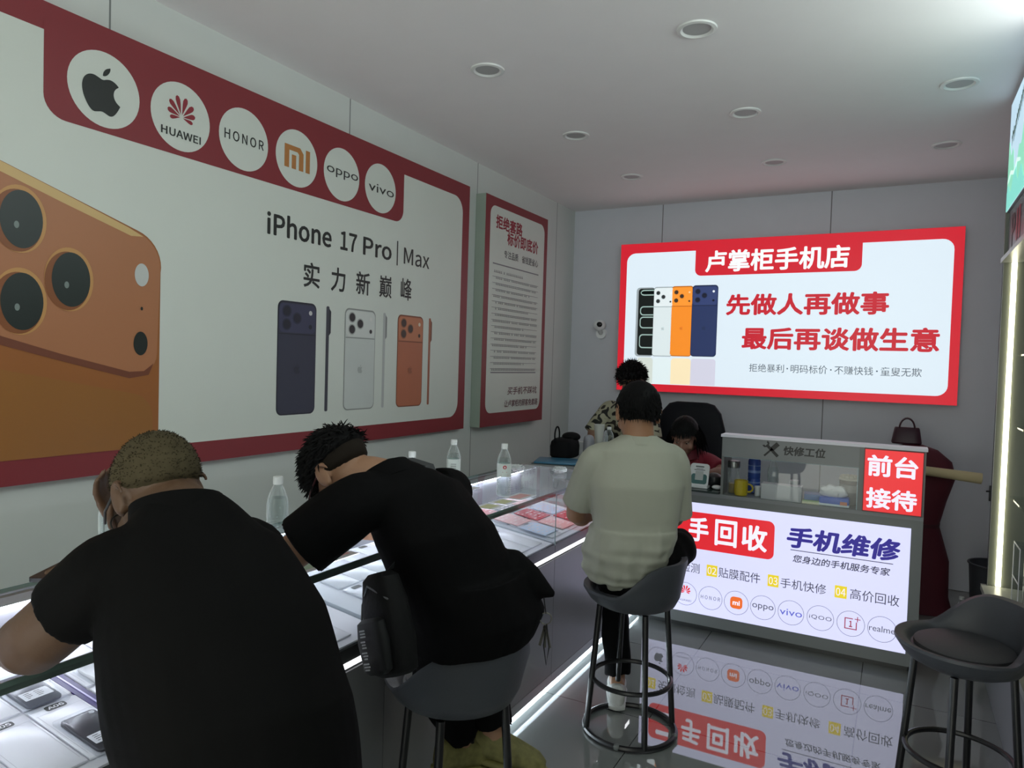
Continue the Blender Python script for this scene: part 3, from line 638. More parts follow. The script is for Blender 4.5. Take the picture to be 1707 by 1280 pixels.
# ---- things on the desk
ZD = .8205
steel = M('steel', (150, 152, 152), .25, metal=.9)
def jar(x, y):
    t = thing('glass_tea_jar', 'tall glass tea jar with steel lid at left end of desk screen', 'jar', (x, y, ZD))
    MB().lathe([(.03, .001), (.033, .006), (.033, .15), (.03, .158)], seg=28).obj('jar_glass', plast, t)
    MB().lathe([(.029, .004), (.0305, .008), (.0305, .06), (.001, .06)], seg=24).obj('tea', M('tea', (150, 126, 66), .2), t)
    MB().lathe([(.034, .15), (.0345, .154), (.0345, .185), (.032, .19)], seg=28).obj('steel_lid', steel, t)
jar(1.825, 4.27)
t = thing('yellow_mug', 'yellow mug beside the glass tea jar on desk', 'mug', (1.878, 4.222, ZD)); ym = M('mug_yellow', (190, 168, 40), .3)
MB().lathe([(.03, 0), (.034, .003), (.038, .03), (.038, .088), (.0345, .088), (.0345, .01), (.001, .008)], seg=28).obj('mug_body', ym, t)
MB().torus((.043, .0, .046), .022, .005, ax=(0, 1, 0)).obj('handle', ym, t)
t = thing('blue_water_bottle', 'blue plastic bottle with light bands behind the yellow mug', 'bottle', (1.925, 4.36, ZD))
MB().lathe([(.03, 0), (.035, .006), (.035, .08), (.033, .085), (.035, .09), (.035, .19), (.02, .215), (.015, .22), (.015, .235)], seg=28).obj('bottle_body', M('blue_plastic', (52, 84, 168), .25), t)
MB().lathe([(.0355, .12), (.0355, .135)], seg=28, cap0=False, cap1=False).lathe([(.0355, .06), (.0355, .068)], seg=28, cap0=False, cap1=False).lathe([(.0355, .16), (.0355, .165)], seg=28, cap0=False, cap1=False).obj('pale_bands', M('blue_pale', (120, 150, 210), .3), t)
MB().lathe([(.0165, .228), (.0165, .245)], seg=20).obj('cap', capm, t)
bottle(2.035, 4.33, ZD, 'clear plastic bottle standing behind the white box on desk', h=.222, grp='')
t = thing('white_box', 'low white box standing behind the desk glass', 'box', (2.10, 4.215, ZD)); wbx = M('box_white', (196, 198, 200), .5)
MB().box((-.106, -.03, 0), (.106, .05, .085), .002).obj('box_body', wbx, t); MB().box((-.1065, -.0306, .0835), (.1065, .0506, .087), .001).obj('lid', wbx, t)
t = thing('white_jar_lid', 'small white round jar behind the white box', 'jar', (2.155, 4.31, ZD)); MB().lathe([(.02, 0), (.022, .003), (.022, .08), (.02, .085)], seg=24).obj('jar_body', wpl, t); MB().lathe([(.026, .085), (.027, .09), (.026, .103), (.02, .106)], seg=24).obj('lid', wpl, t)
t = thing('small_white_tub', 'tiny white capped tub right of the yellow mug', 'tub', (1.965, 4.26, ZD)); MB().lathe([(.016, 0), (.018, .003), (.017, .045)], seg=20).obj('tub_body', wpl, t); MB().lathe([(.019, .045), (.019, .056), (.016, .058)], seg=20).obj('lid', wpl, t)
t = thing('paper_stack', 'green and cream papers under a blue card between box and tissues', 'papers', (2.26, 4.25, ZD)); MB().box((-.05, -.06, 0), (.05, .06, .012)).obj('cream_papers', M('cream', (206, 208, 176), .6), t, False); MB().box((-.048, -.055, .012), (.05, .06, .018)).obj('green_papers', M('green_paper', (150, 176, 130), .6), t, False)
t = thing('blue_card_box', 'flat blue box lying on the paper stack', 'box', (2.262, 4.26, ZD+.0185)); MB().box((-.048, -.05, 0), (.048, .05, .032), .002, Matrix.Rotation(.1, 3, 'Z')).obj('box_body', M('blue_box', (66, 104, 156), .4), t)
t = thing('tissue_pack', 'blue and white tissue pack with tissue pulled out, at right of desk glass', 'tissues', (2.37, 4.232, ZD))
MB().box((-.075, -.042, 0), (.075, .042, .05), .012).obj('wrapper', M('tissue_blue', (50, 92, 190), .35), t)
MB().box((-.0755, -.043, .001), (.0755, .043, .014), .003).obj('wrapper_base', M('tissue_pale', (206, 220, 226), .4), t)
MB().box((.03, -.0436, .012), (.065, -.0425, .03)).obj('orange_print', M('tissue_orange', (190, 110, 70), .4), t, False)
MB().ell((-.01, 0, .07), ((.07, 0, 0), (0, .035, 0), (0, 0, .038)), fn=lambda d: 1+.12*math.sin(9*d.x+3*d.z)+.1*math.sin(11*d.y)).obj('tissue', M('tissue_white', (222, 224, 226), .8, bump=.3), t)
t = thing('grey_canister', 'grey canister with white lumpy top at the right end of desk glass', 'canister', (2.435, 4.33, ZD))
MB().lathe([(.046, 0), (.05, .004), (.05, .105), (.048, .11)], seg=32).obj('canister_body', M('canister', (140, 140, 136), .4), t)
MB().lathe([(.0505, .112), (.0505, .134)], seg=32).obj('band', M('canister_band', (96, 86, 76), .4), t)
mb = MB(); rr = random.Random(4)
mb.lathe([(.054, .134), (.056, .138), (.05, .146), (.001, .148)], seg=24)
for i in range(10): a = i*.63; mb.ell((.036*math.cos(a), .036*math.sin(a), .15), ((.014, 0, 0), (0, .014, 0), (0, 0, .012)), 10, 6)
mb.obj('lumpy_top', M('canister_top', (214, 210, 190), .6), t)
t = thing('payment_stand', 'white and teal payment code stand on the low desk end', 'stand', (1.625, 4.255, .8325), .0); a_ = Matrix.Rotation(-.28, 3, 'X')
MB().box((-.055, -.03, 0), (.06, .06, .012), .004).obj('foot', wpl, t)
rings = [[a_ @ V3((p[0], y_, p[1])) + V3((0, 0, .010)) for p in rrect(-.056, 0, .056, .135, .018)] for y_ in (.0, .012)]
pl = MB().grid(rings).obj('stand_plate', wpl, t)
PT = Plane((0, 0, .010), (1, 0, 0), a_ @ V3((0, 0, 1)), .0008)
PT.poly('teal_field', rrect(-.046, .012, .046, .072, .014), 1, M('teal', (60, 104, 104), .4), pl); PT.poly('plain_square', rrect(-.024, .035, .024, .09, .002), 2, M('code_blank', (176, 182, 182), .5), pl)
PT.poly('print_bars', [rrect(-.025, .112, .025, .12, 0, 1, ''), rrect(-.02, .103, .02, .106, 0, 1, ''), rrect(-.032, .094, .032, .0985, 0, 1, '')], 1, M('code_ink', (92, 100, 100), .5), pl)
t = thing('dark_bowl', 'dark round speaker right behind the payment stand', 'speaker', (1.70, 4.34, .8325)); MB().lathe([(.03, 0), (.045, .015), (.05, .04), (.046, .065), (.03, .078), (.001, .082)], seg=28).obj('speaker_body', M('dark_plastic', (30, 34, 36), .3), t); MB().lathe([(.026, .079), (.02, .084), (.001, .085)], seg=20).obj('top_pad', M('pad', (96, 100, 100), .4), t)
t = thing('white_mouse', 'small white gadget beside the raised desk screen', 'gadget', (1.735, 4.255, .8325)); MB().ell((0, 0, .013), ((.03, 0, 0), (0, .02, 0), (0, 0, .013))).obj('gadget_body', wpl, t); MB().box((-.02, -.02, 0), (.02, .02, .004)).obj('gadget_base', M('dark_plastic', 0), t, False)

# ---- things on the corner counter
t = thing('blue_folder', 'blue plastic folder lying on the corner counter', 'folder', (.905, 3.86, ZT+.0005), .25)
MB().box((-.16, -.11, 0), (.16, .11, .004)).obj('back_cover', M('folder_dark', (50, 62, 66), .35), t, False); MB().box((-.15, -.105, .004), (.16, .11, .016), .003, Matrix.Rotation(.05, 3, 'Z')).obj('front_cover', M('folder_blue', (46, 104, 134), .3), t)
t = thing('document_stack', 'grey papers and dark pad lying behind the blue folder', 'papers', (1.06, 4.13, ZT+.0005), .2)
MB().box((-.17, -.1, 0), (.15, .1, .008)).obj('papers', M('paper_grey', (150, 152, 150), .6), t, False); MB().box((-.06, -.07, .008), (.14, .06, .02), .002).obj('dark_pad', M('dark_plastic', 0), t)
t = thing('black_bag', 'black soft bag with looped cable against the wall on corner counter', 'bag', (.80, 4.14, ZT+.0005))
MB().loft([((0, 0, z), (a*.075, 0, 0), (0, a*.105, 0)) for z, a in ((.001, .9), (.01, 1), (.07, 1.02), (.10, .95), (.118, .7))], 28, 3.4).obj('bag_body', M('black_cloth', (13, 14, 16), .75, spec=.15, bump=.3), t)
MB().ell((.02, .05, .125), ((.06, 0, 0), (0, .06, 0), (0, 0, .03))).obj('bag_flap', M('black_cloth', 0), t)
lp_ = [(-.02, -.08+.035*math.cos(a), .14+.055*math.sin(a)) for a in [math.radians(-80+20*i) for i in range(17)]]
MB().tube(lp_, .005, 8).obj('cable_loop', M('black_cloth', 0), t)
t = thing('white_small_box', 'small white carton stacked beside the black bag', 'box', (.835, 4.30, ZT+.0005)); MB().box((-.035, -.04, 0), (.04, .04, .04), .002).obj('lower_carton', wbx, t); MB().box((-.03, -.035, .04), (.038, .038, .085), .002).obj('upper_carton', wbx, t)
t = thing('silver_rounded_gadget', 'grey rounded plastic case standing by the pale shirted shoulder', 'gadget', (.91, 4.27, ZT+.0005)); MB().lathe([(.03, 0), (.036, .005), (.036, .10), (.03, .125), (.018, .135), (.001, .138)], seg=24).obj('case_body', M('silver_grey', (140, 142, 150), .35), t); MB().lathe([(.037, .03), (.037, .036)], seg=24, cap0=False, cap1=False).obj('seam_band', M('dark_plastic', 0), t)
t = thing('white_cup', 'tall white paper cup next to clear bottle near leopard sleeve', 'cup', (.905, 4.46, ZT+.0005)); MB().lathe([(.032, 0), (.034, .004), (.028, .1), (.036, .19), (.033, .19), (.026, .1), (.001, .09)], seg=24).obj('cup_body', M('cup_white', (196, 198, 192), .5), t); MB().torus((0, 0, .19), .0345, .0025, 24, 6).obj('rim', M('cup_white', 0), t)
bottle(.975, 4.46, ZT+.0005, 'clear bottle with white cap next to the tall white cup', h=.18, grp='')
def crumple(x, y, s, label):
    t = thing('plastic_wrap', label, 'wrapper', (x, y, ZT+.0005)); mb = MB()
    mb.ell((0, 0, .016), ((s, 0, 0), (0, s*1.5, 0), (0, 0, .016)), 26, 14, fn=lambda d: 1+.35*noise.noise(d*3.1)+.2*noise.noise(d*7)); mb.obj('film', glass('film_crumpled', (.9, .92, .92), 1.5, .15, .5), t)
    mb = MB(); mb.ell((0, 0, .01), ((s*.6, 0, 0), (0, s*.5, 0), (0, 0, .009)), 16, 10, fn=lambda d: 1+.4*noise.noise(d*4)); mb.obj('folded_edge', M('film_white', (200, 204, 204), .4), t)
crumple(.83, 3.42, .045, 'crumpled clear wrapper at the back of short glass counter'); crumple(1.05, 3.52, .035, 'crumpled clear film on glass near the pale shirt sleeve')

# ================================================================== RIGHT CABINET
T = thing('wall_display_cabinet', 'tall grey display cabinet with vertical light strip along right wall', 'cabinet', (3.3, 3.0, 0))
C = lambda x0, y0, z0, x1, y1, z1: ((x0-3.3, y0-3.0, z0), (x1-3.3, y1-3.0, z1))
olive = M('cabinet_olive', (110, 114, 104), .45); YE = 4.3; Y0 = -.4
MB().box(*C(3.085, YE, .49, 3.515, YE+.02, 2.365)).obj('side_panel', olive, T, False)
MB().box(*C(3.495, Y0, .49, 3.515, YE, 2.13)).obj('back_panel', M('cabinet_back', (122, 124, 116), .45), T, False)
MB().box(*C(3.095, Y0, .0, 3.515, YE+.02, .46)).obj('base_cabinet', M('cabinet_base', (128, 130, 132), .4), T, False)
MB().box(*C(3.06, Y0, .46, 3.515, YE+.022, .49)).obj('ledge', M('cabinet_ledge', (176, 178, 172), .3), T, False)
MB().box(*C(3.075, Y0, 2.118, 3.515, YE+.02, 2.14)).obj('top_shelf', M('cabinet_ledge', 0), T, False)
MB().box(*C(3.10, Y0, 2.14, 3.515, YE, 2.365)).obj('sign_fascia', M('fascia', (128, 132, 140), .35), T, False)
MB().box(*C(3.12, YE-.012, .495, 3.142, YE-.001, 2.115)).obj('light_strip', M('led_cabinet', (255, 255, 230), emit=CAB_LED, ec=(255, 250, 214)), T, False)
MB().box(*C(3.085, YE-.004, .49, 3.088, YE+.021, 2.118)).obj('edge_trim', alu, T, False)
mb = MB()
for z in (.95, 1.3, 1.65):
    mb.box(*C(3.16, Y0, z, 3.495, YE-.015, z+.008))
mb.obj('glass_shelf', glz, T, False)
PC = Plane((3.0995-3.3, -3.0, 0), (0, -1, 0), (0, 0, 1), .001)
PC.text('lettering', [('P', -4.18, -4.06, 2.17, 2.33, .02)], 1, M('print_black2', 0), T)
PC.poly('red_mark', [rrect(-4.03, 2.18, -3.985, 2.33, 0, 1, ''), rrect(-3.96, 2.18, -3.90, 2.33, 0, 1, '')], 1, M('mark_red', (170, 40, 60), .4), T)
for i, (a, b_) in enumerate(((3.42, 4.32), (1.42, 3.40), (-.6, 1.40))):
    HEADER = (1.1, 5.4, 5.4)[i]; sfx = '' if i == 0 else '_near'
    T = thing('header_lightbox', ('glowing pale green landscape light box above right cabinet, by the ceiling', 'middle one of the glowing pale green light boxes along the right wall', 'pale green light box on the right wall nearest the shop front')[i], 'sign', (3.3, (a+b_)/2, 2.6))
    yo = (a+b_)/2
    MB().box((3.09-3.3, a-yo, 2.368-2.6), (3.515-3.3, b_-yo, 2.9-2.6)).obj('box_side', M('header_side', (168, 174, 178), .4), T, False)
    PC = Plane((3.089-3.3, -yo, -2.6), (0, -1, 0), (0, 0, 1), .001)
    PC.poly('sky_print', rrect(-b_, 2.37, -a, 2.9, 0, 1, ''), 1, LIT('lit_sky'+sfx, (178, 206, 222) if i == 0 else (204, 212, 216), HEADER), T)
    pts = [(-b_, 2.37)]; pts += [(-a, 2.37)]; n = 30
    pts += [(-a-(b_-a)*k/n, 2.60+.05*math.sin(k*1.1+i)+.09*math.sin(k*.43+2)) for k in range(n+1)]
    PC.poly('hill_print', pts, 2, LIT('lit_hill'+sfx, (132, 206, 176) if i == 0 else (196, 214, 200), HEADER), T)
    pts = [(-b_, 2.37), (-a, 2.37)] + [(-a-(b_-a)*k/n, 2.48+.04*math.sin(k*.9+1)+.03*math.sin(k*.37)) for k in range(n+1)]
    PC.poly('field_print', pts, 3, LIT('lit_field'+sfx, (120, 206, 192) if i == 0 else (196, 214, 206), HEADER), T)
    if i == 0:
        PC.poly('river_print', [(-4.3, 2.50), (-4.2, 2.53), (-4.1, 2.505), (-4.0, 2.54), (-3.9, 2.52), (-3.9, 2.535), (-4.0, 2.56), (-4.1, 2.525), (-4.2, 2.55), (-4.3, 2.515)], 4, LIT('lit_river', (206, 232, 224), HEADER), T)
        rr = random.Random(2); st = []
        for k in range(14):
            y = -4.2+.03*k; z = 2.66+.012*k+.02*rr.random(); st.append([(y, z-.01), (y+.012, z-.015), (y+.03, z+.055), (y+.012, z+.06)])
            st.append([(y-.012, z+.02), (y+.03, z+.03), (y+.03, z+.042), (y-.012, z+.036)])
        PC.poly('brush_marks', st, 5, LIT('lit_brush', (48, 70, 62), HEADER), T)
t = thing('acrylic_rack', 'small clear acrylic two tier rack on the right cabinet ledge', 'rack', (3.22, 3.93, .4905))
acr = glass('acrylic', (.93, .95, .97), 1.5, .02); ed = M('acrylic_edge', (214, 216, 224), .15)
MB().box((-.07, .06, 0), (.2, .064, .30)).obj('side_sheet', acr, t, False); MB().box((-.07, -.12, 0), (.2, -.116, .30)).obj('side_sheet', acr, t, False)
MB().box((-.07, -.116, .14), (.2, .06, .144)).box((-.07, -.116, .0), (.2, .06, .004)).box((-.07, -.116, .296), (.2, .06, .30)).obj('tier', acr, t, False)
mb = MB()
for y in (-.118, .062):
    mb.box((-.0715, y-.003, 0), (-.0685, y+.003, .301))
for z in (.142, .298, .002): mb.box((-.0715, -.118, z-.003), (-.0685, .062, z+.003))
mb.obj('bright_edges', ed, t, False)
mb = MB()
for j in range(2):
    for i in range(4): mb.box((-.03, -.09+i*.04, .006+j*.14), (.05, -.066+i*.04, .10+j*.14))
mb.obj('packed_samples', M('sample_boxes', (92, 92, 96), .3), t, False)

# ================================================================== BACK CORNER (right)
dr = M('dark_red_cloth', (88, 26, 40), .7, bump=.3)
t = thing('dress_form', 'dark red narrow waisted dress like form standing behind right end of desk', 'dress form', (2.76, 5.42, 0))
A = [(.0, .26, .17), (.10, .235, .15), (.33, .23, .14), (.56, .165, .11), (.72, .2, .13), (.88, .245, .14), (.98, .22, .13), (1.05, .14, .1), (1.08, .05, .05)]
MB().loft([((0, 0, z+.002), (a, 0, 0), (0, b_, 0)) for z, a, b_ in A]).obj('dress_skirt', dr, t)
MB().loft([((0, 0, .55), (.168, 0, 0), (0, .113, 0)), ((0, 0, .575), (.17, 0, 0), (0, .115, 0))]).obj('waist_band', M('dark_red_band', (70, 24, 34), .6), t)
t = thing('handbag', 'dark red handbag with twin handles sitting up behind the desk', 'handbag', (2.715, 5.42, 1.082)); hb = M('handbag_leather', (58, 22, 38), .4)
MB().loft([((0, 0, 0), (.085, 0, 0), (0, .045, 0)), ((0, 0, .01), (.09, 0, 0), (0, .05, 0)), ((0, 0, .10), (.075, 0, 0), (0, .03, 0)), ((0, 0, .11), (.07, 0, 0), (0, .018, 0))], e=4).obj('bag_body', hb, t)
for y in (-.02, .02): MB().tube([(.045*math.cos(math.radians(a)), y, .10+.07*math.sin(math.radians(a))) for a in range(0, 181, 15)], .0055, 8).obj('handle', hb, t)
t = thing('paper_roll', 'cream rolled paper tube lying across behind the desk end', 'paper roll', (2.96, 5.25, .925), 0); rl = M('cream_paper', (206, 192, 150), .7)
MB().tube([(-.2, 0, .012), (.17, 0, -.012)], [.028, .034], 20, True).obj('roll', rl, t); MB().tube([(.1705, 0, -.012), (.172, 0, -.012)], [.02, .02], 16, True).obj('roll_core', M('core_dark', (92, 84, 66), .8), t)
t = thing('waste_bin', 'dark grey round waste bin on floor by the right cabinet', 'bin', (3.24, 5.45, 0)); bn = M('bin_plastic', (66, 70, 76), .45)
MB().lathe([(.115, .001), (.12, .01), (.14, .34), (.145, .345), (.14, .345), (.135, .33), (.116, .02), (.001, .02)], seg=36).obj('bin_body', bn, t); MB().torus((0, 0, .345), .142, .007, 36, 8).obj('rim', bn, t)
t = thing('wall_latch', 'small dark latch on the back wall beside the right cabinet', 'latch', (3.26, 6.0, .72)); MB().box((-.015, -.014, -.05), (.015, -.001, .06), .003).obj('latch_plate', M('latch_metal', (60, 60, 64), .35, metal=.6), t); MB().tube([(-.03, -.03, .02), (.012, -.025, .02), (.012, -.03, -.03)], .006, 8).obj('latch_lever', M('latch_metal', 0), t)
t = thing('door_panel_cover', 'small clear bottle on the floor near the dark red form', 'bottle', (3.06, 5.30, 0)); t.name = 'small_bottle'
MB().lathe([(.022, .001), (.024, .004), (.024, .09), (.012, .12), (.012, .13)], seg=20).obj('bottle_body', plast, t); MB().lathe([(.014, .13), (.014, .148)], seg=16).obj('cap', capm, t)

# ================================================================== OFFICE CHAIR
blk = M('office_chair_black', (17, 19, 26), .6, spec=.2, bump=.2)
t = thing('office_chair', 'black high backed office chair behind the woman in red', 'chair', (1.335, 5.08, 0), 0)
def pad(mb, rings): return mb.loft(rings, 32, 3.2)
pad(MB(), [((0, .02, .52), (.2, 0, 0), (0, .03, 0)), ((0, .03, .60), (.25, 0, 0), (0, .045, 0)), ((0, .06, .9), (.27, 0, 0), (0, .05, .0)), ((0, .085, 1.1), (.25, 0, 0), (0, .045, 0)), ((0, .10, 1.22), (.215, 0, 0), (0, .04, 0)), ((0, .105, 1.28), (.165, 0, 0), (0, .03, 0)), ((0, .105, 1.295), (.11, 0, 0), (0, .015, 0))]).obj('backrest', blk, t)
pad(MB(), [((0, -.2, .42), (.22, 0, 0), (0, .22, 0)), ((0, -.2, .45), (.25, 0, 0), (0, .25, 0)), ((0, -.2, .49), (.25, 0, 0), (0, .25, 0)), ((0, -.2, .505), (.22, 0, 0), (0, .22, 0))]).obj('seat', blk, t)
MB().tube([(0, -.15, .1), (0, -.15, .42)], .03, 12, True).obj('column', M('chair_metal', (40, 40, 44), .3, metal=.7), t)
for i in range(5): a = i*1.2566+.3; MB().tube([(0, -.15, .1), (.27*math.cos(a), -.15+.27*math.sin(a), .07)], [.022, .016], 8).tube([(.27*math.cos(a), -.15+.27*math.sin(a)-.012, .032), (.27*math.cos(a), -.15+.27*math.sin(a)+.012, .032)], .03, 12).obj('base_leg', M('chair_metal', 0), t)
for s in (-1, 1): MB().tube([(s*.26, -.02, .46), (s*.29, -.05, .66), (s*.29, -.28, .67)], [.016, .018, .02], 10).obj('armrest', blk, t)

# ================================================================== BAR STOOLS
st_sh = M('stool_leather', (60, 63, 69), .5, var=.08, bump=.15, bscale=120); st_cu = M('stool_cushion', (60, 60, 63), .6, bump=.15, bscale=160); st_lg = M('stool_metal', (22, 22, 24), .35, var=0)
def smooth(t): t = max(0, min(1, t)); return t*t*(3-2*t)
def stool(x, y, back_az, label):
    t = thing('bar_stool', label, 'bar stool', (x, y, 0), back_az, 'grey bucket bar stools'); n = 64; rings = []
    def zr(a): return .612 + .135*smooth((math.cos(a)-.02)/.9)
    prof = []
    for j in range(12): prof.append(j/11)
    for r, z in ((.02, .535), (.10, .535), (.14, .54), (.172, .556)): rings.append([V3((r*math.cos(a), r*math.sin(a), z)) for a in [2*math.pi*k/n for k in range(n)]])
    for q in (.15, .4, .7, .95):
        rings.append([V3(((.185+.032*q)*math.cos(a), (.185+.032*q)*math.sin(a), .565+(zr(a)-.565)*q)) for a in [2*math.pi*k/n for k in range(n)]])
    rings.append([V3((.214*math.cos(a), .214*math.sin(a), zr(a)+.008)) for a in [2*math.pi*k/n for k in range(n)]])
    rings.append([V3((.19*math.cos(a), .19*math.sin(a), zr(a)+.004)) for a in [2*math.pi*k/n for k in range(n)]])
    for q in (.8, .4, .0): rings.append([V3(((.162+.02*q)*math.cos(a), (.162+.02*q)*math.sin(a), .594+(zr(a)-.594)*q)) for a in [2*math.pi*k/n for k in range(n)]])
    rings.append([V3((.02*math.cos(a), .02*math.sin(a), .592)) for a in [2*math.pi*k/n for k in range(n)]])
    MB().grid(rings).obj('seat_shell', st_sh, t)
    MB().lathe([(.148, .593), (.154, .599), (.153, .609), (.14, .616), (.001, .620)], seg=48, cap0=False).obj('seat_cushion', st_cu, t)
    for k in range(4):
        a = math.pi/4+k*math.pi/2; c, s_ = math.cos(a), math.sin(a)
        MB().tube([(.148*c, .148*s_, .54), (.19*c, .19*s_, .014)], .0125, 12, True).obj('leg', st_lg, t)
    MB().torus((0, 0, .225), .165, .010, 56, 8).obj('foot_ring', st_lg, t)
    rg = MB().torus((0, 0, .013), .19, .012, 64, 8).obj('base_ring', st_lg, t)
    for k in range(4): a = k*math.pi/2+.2; MB().ell((.191*math.cos(a), .191*math.sin(a), .014), ((.017*math.sin(a), -.017*math.cos(a), 0), (.0135*math.cos(a), .0135*math.sin(a), 0), (0, 0, .0135)), 10, 8).obj('floor_pad', M('floor_pad', (96, 100, 98), .5), rg)
    return t
stool(1.70, 2.886, math.radians(-8), 'grey bar stool under the man in pale shirt')
stool(1.52, 1.785, math.radians(-30), 'grey bar stool under the man with the crossbody bag')
stool(1.70, .87, math.radians(-25), 'grey bar stool under the broad man in black polo')
stool(2.885, 2.92, math.radians(32), 'empty grey bar stool at the right beside the display cabinet')

# ================================================================== PEOPLE
def skin(name, c): return M(name, c, .55, var=.08, bump=.08, bscale=200, vscale=14)
def noisewr(scale, amp, anis=(1, 1, 1), seed=0.0):
    return lambda p: amp*noise.noise(V3((p.x*anis[0]*scale+seed, p.y*anis[1]*scale, p.z*anis[2]*scale)))
class Head:
    def __init__(s, c, fwd, upv, k=1.0):
        f = V3(fwd).normalized(); u = V3(upv); r = f.cross(u).normalized(); u = r.cross(f); s.c, s.r, s.f, s.u, s.k = V3(c), r, f, u, k
    def p(s, x, y, z): return s.c + (s.r*x + s.f*y + s.u*z)*s.k
    def ax(s, a, b, c): return (s.r*a*s.k, s.f*b*s.k, s.u*c*s.k)
    def build(s, mb):
        mb.ell(s.p(0, -.014, .032), s.ax(.076, .098, .086)); mb.ell(s.p(0, .03, -.03), s.ax(.062, .066, .085)); mb.ell(s.p(0, .056, -.088), s.ax(.032, .030, .026))
        mb.ell(s.p(0, .01, -.06), s.ax(.058, .06, .045))
        mb.tube([s.p(0, .092, .008), s.p(0, .106, -.018), s.p(0, .112, -.032)], [.009*s.k, .012*s.k, .014*s.k], 10)
        for q in (-1, 1):
            mb.ell(s.p(q*.013, .098, -.036), s.ax(.010, .012, .009), 10, 8); mb.ell(s.p(q*.04, .066, -.03), s.ax(.026, .024, .024), 12, 8)
            mb.tube([s.p(q*.012, .088, .024), s.p(q*.045, .074, .026)], .011*s.k, 10)
            mb.ell(s.p(q*.078, -.006, -.008), s.ax(.010, .021, .032), 14, 10); mb.tube([s.p(q*.084, -.02+.022*math.cos(a), -.004+.03*math.sin(a)) for a in [math.radians(-70+25*i) for i in range(11)]], .0052*s.k, 8)
        mb.ell(s.p(0, .088, -.060), s.ax(.024, .012, .007), 12, 8); mb.ell(s.p(0, .085, -.070), s.ax(.02, .012, .008), 12, 8)
    def eyes(s, par):
        for q in (-1, 1):
            e = MB().ell(s.p(q*.031, .078, .006), s.ax(.0125, .0125, .0115), 14, 10).obj('eye', M('eye_white', (200, 196, 188), .25), par); MB().ell(s.p(q*.031, .0885, .004), s.ax(.0055, .003, .0055), 10, 8).obj('iris', M('iris', (30, 22, 18), .2), e)
            MB().ell(s.p(q*.031, .0775, .0085), s.ax(.0135, .0132, .0105), 14, 10).obj('eyelid', M('lid_skin', (120, 92, 76), .6), par)
        MB().tube([s.p(-.02, .0985, -.0648), s.p(0, .1005, -.0642), s.p(.02, .0985, -.0648)], .0025*s.k, 8).obj('mouth', M('lip', (122, 74, 68), .5), par)
    def cap(s, name, mat, par, hair=lambda d: True, t=1.05, wob=.02, out=.9):
        mb = MB(); X, Y, Z = s.ax(.078, .101, .09)
        def fn(d):
            h = hair(d); h = float(h) if not isinstance(h, bool) else (1.0 if h else 0.0)
            return out + (t-out)*h + wob*noise.noise(d*9)*h
        mb.ell(s.p(0, -.014, .03), (X, Y, Z), 64, 44, fn); return mb.obj(name, mat, par)
    def tufts(s, name, mat, par, n, L, cond, flow, r=.0016, lift=.5, t=1.03, seed=1, curl=0):
        rr = random.Random(seed); mb = MB(); X, Y, Z = s.ax(.078, .101, .09); c = s.p(0, -.014, .03); k = 0
        while k < n:
            d = V3((rr.gauss(0, 1), rr.gauss(0, 1), rr.gauss(0, 1))).normalized()
            if not cond(d): continue
            k += 1; p = c+(X*d.x+Y*d.y+Z*d.z)*t; nn = (s.r*d.x/.078+s.f*d.y/.101+s.u*d.z/.09).normalized()
            fl = flow(d); g = s.r*fl[0]+s.f*fl[1]+s.u*fl[2]; l = L*(.6+.7*rr.random())*s.k; pts = [p-nn*.004]; dirv = (nn*lift+g+V3((rr.uniform(-.3, .3), rr.uniform(-.3, .3), rr.uniform(-.3, .3)))).normalized(); q = p
            for j in range(4):
                q = q+dirv*l/4; pts.append(q); dirv = (dirv+g*.35+V3((rr.uniform(-1, 1), rr.uniform(-1, 1), rr.uniform(-1, 1)))*curl).normalized()
            a = dirv.orthogonal().normalized(); b = dirv.cross(a); w_ = [r, r*1.1, r*.9, r*.6, r*.1]
            rings = [[pt+(a*math.cos(x)+b*math.sin(x))*wi for x in (0, 2.1, 4.2)] for pt, wi in zip(pts, w_)]; mb.grid(rings)
        return mb.obj(name, mat, par)
def hand(mb, wrist, d, n, side, curl=.5, k=1.0, spread=.1):
    """d: finger direction, n: palm facing, side: +1 thumb on d x n"""
    d = V3(d).normalized(); n = V3(n); n = (n-d*n.dot(d)).normalized(); s = d.cross(n)*side; w_ = V3(wrist)
    mb.loft([(w_-d*.01, s*.026*k, n*.019*k), (w_+d*.02*k, s*.032*k, n*.018*k), (w_+d*.06*k, s*.042*k, n*.016*k), (w_+d*.092*k, s*.040*k, n*.013*k)], 16)
    for i, (o, L) in enumerate(((.030, .070), (.010, .079), (-.010, .073), (-.029, .057))):
        b = w_+d*.086*k+s*o*k; dd = (d+s*(o*spread*14)).normalized(); pts = [b]; ang_ = 0; q = b
        for f_ in (.45, .31, .24):
            ang_ += curl*(.75+.1*i); q = q+(dd*math.cos(ang_)+n*math.sin(ang_))*L*f_*k; pts.append(q)
        mb.tube(pts, [.0092*k, .0088*k, .008*k, .0068*k], 10)
    b = w_+d*.02*k+s*.028*k; p1 = b+(s*.7+d*.6+n*.35).normalized()*.038*k; p2 = p1+(s*.25+d*.9+n*(.3+curl*.5)).normalized()*.032*k; p3 = p2+(d*.8+n*(.35+curl*.6)-s*.1).normalized()*.024*k
    mb.tube([b-s*.012*k, b, p1, p2, p3], [.014*k, .0145*k, .0115*k, .0095*k, .0075*k], 10)
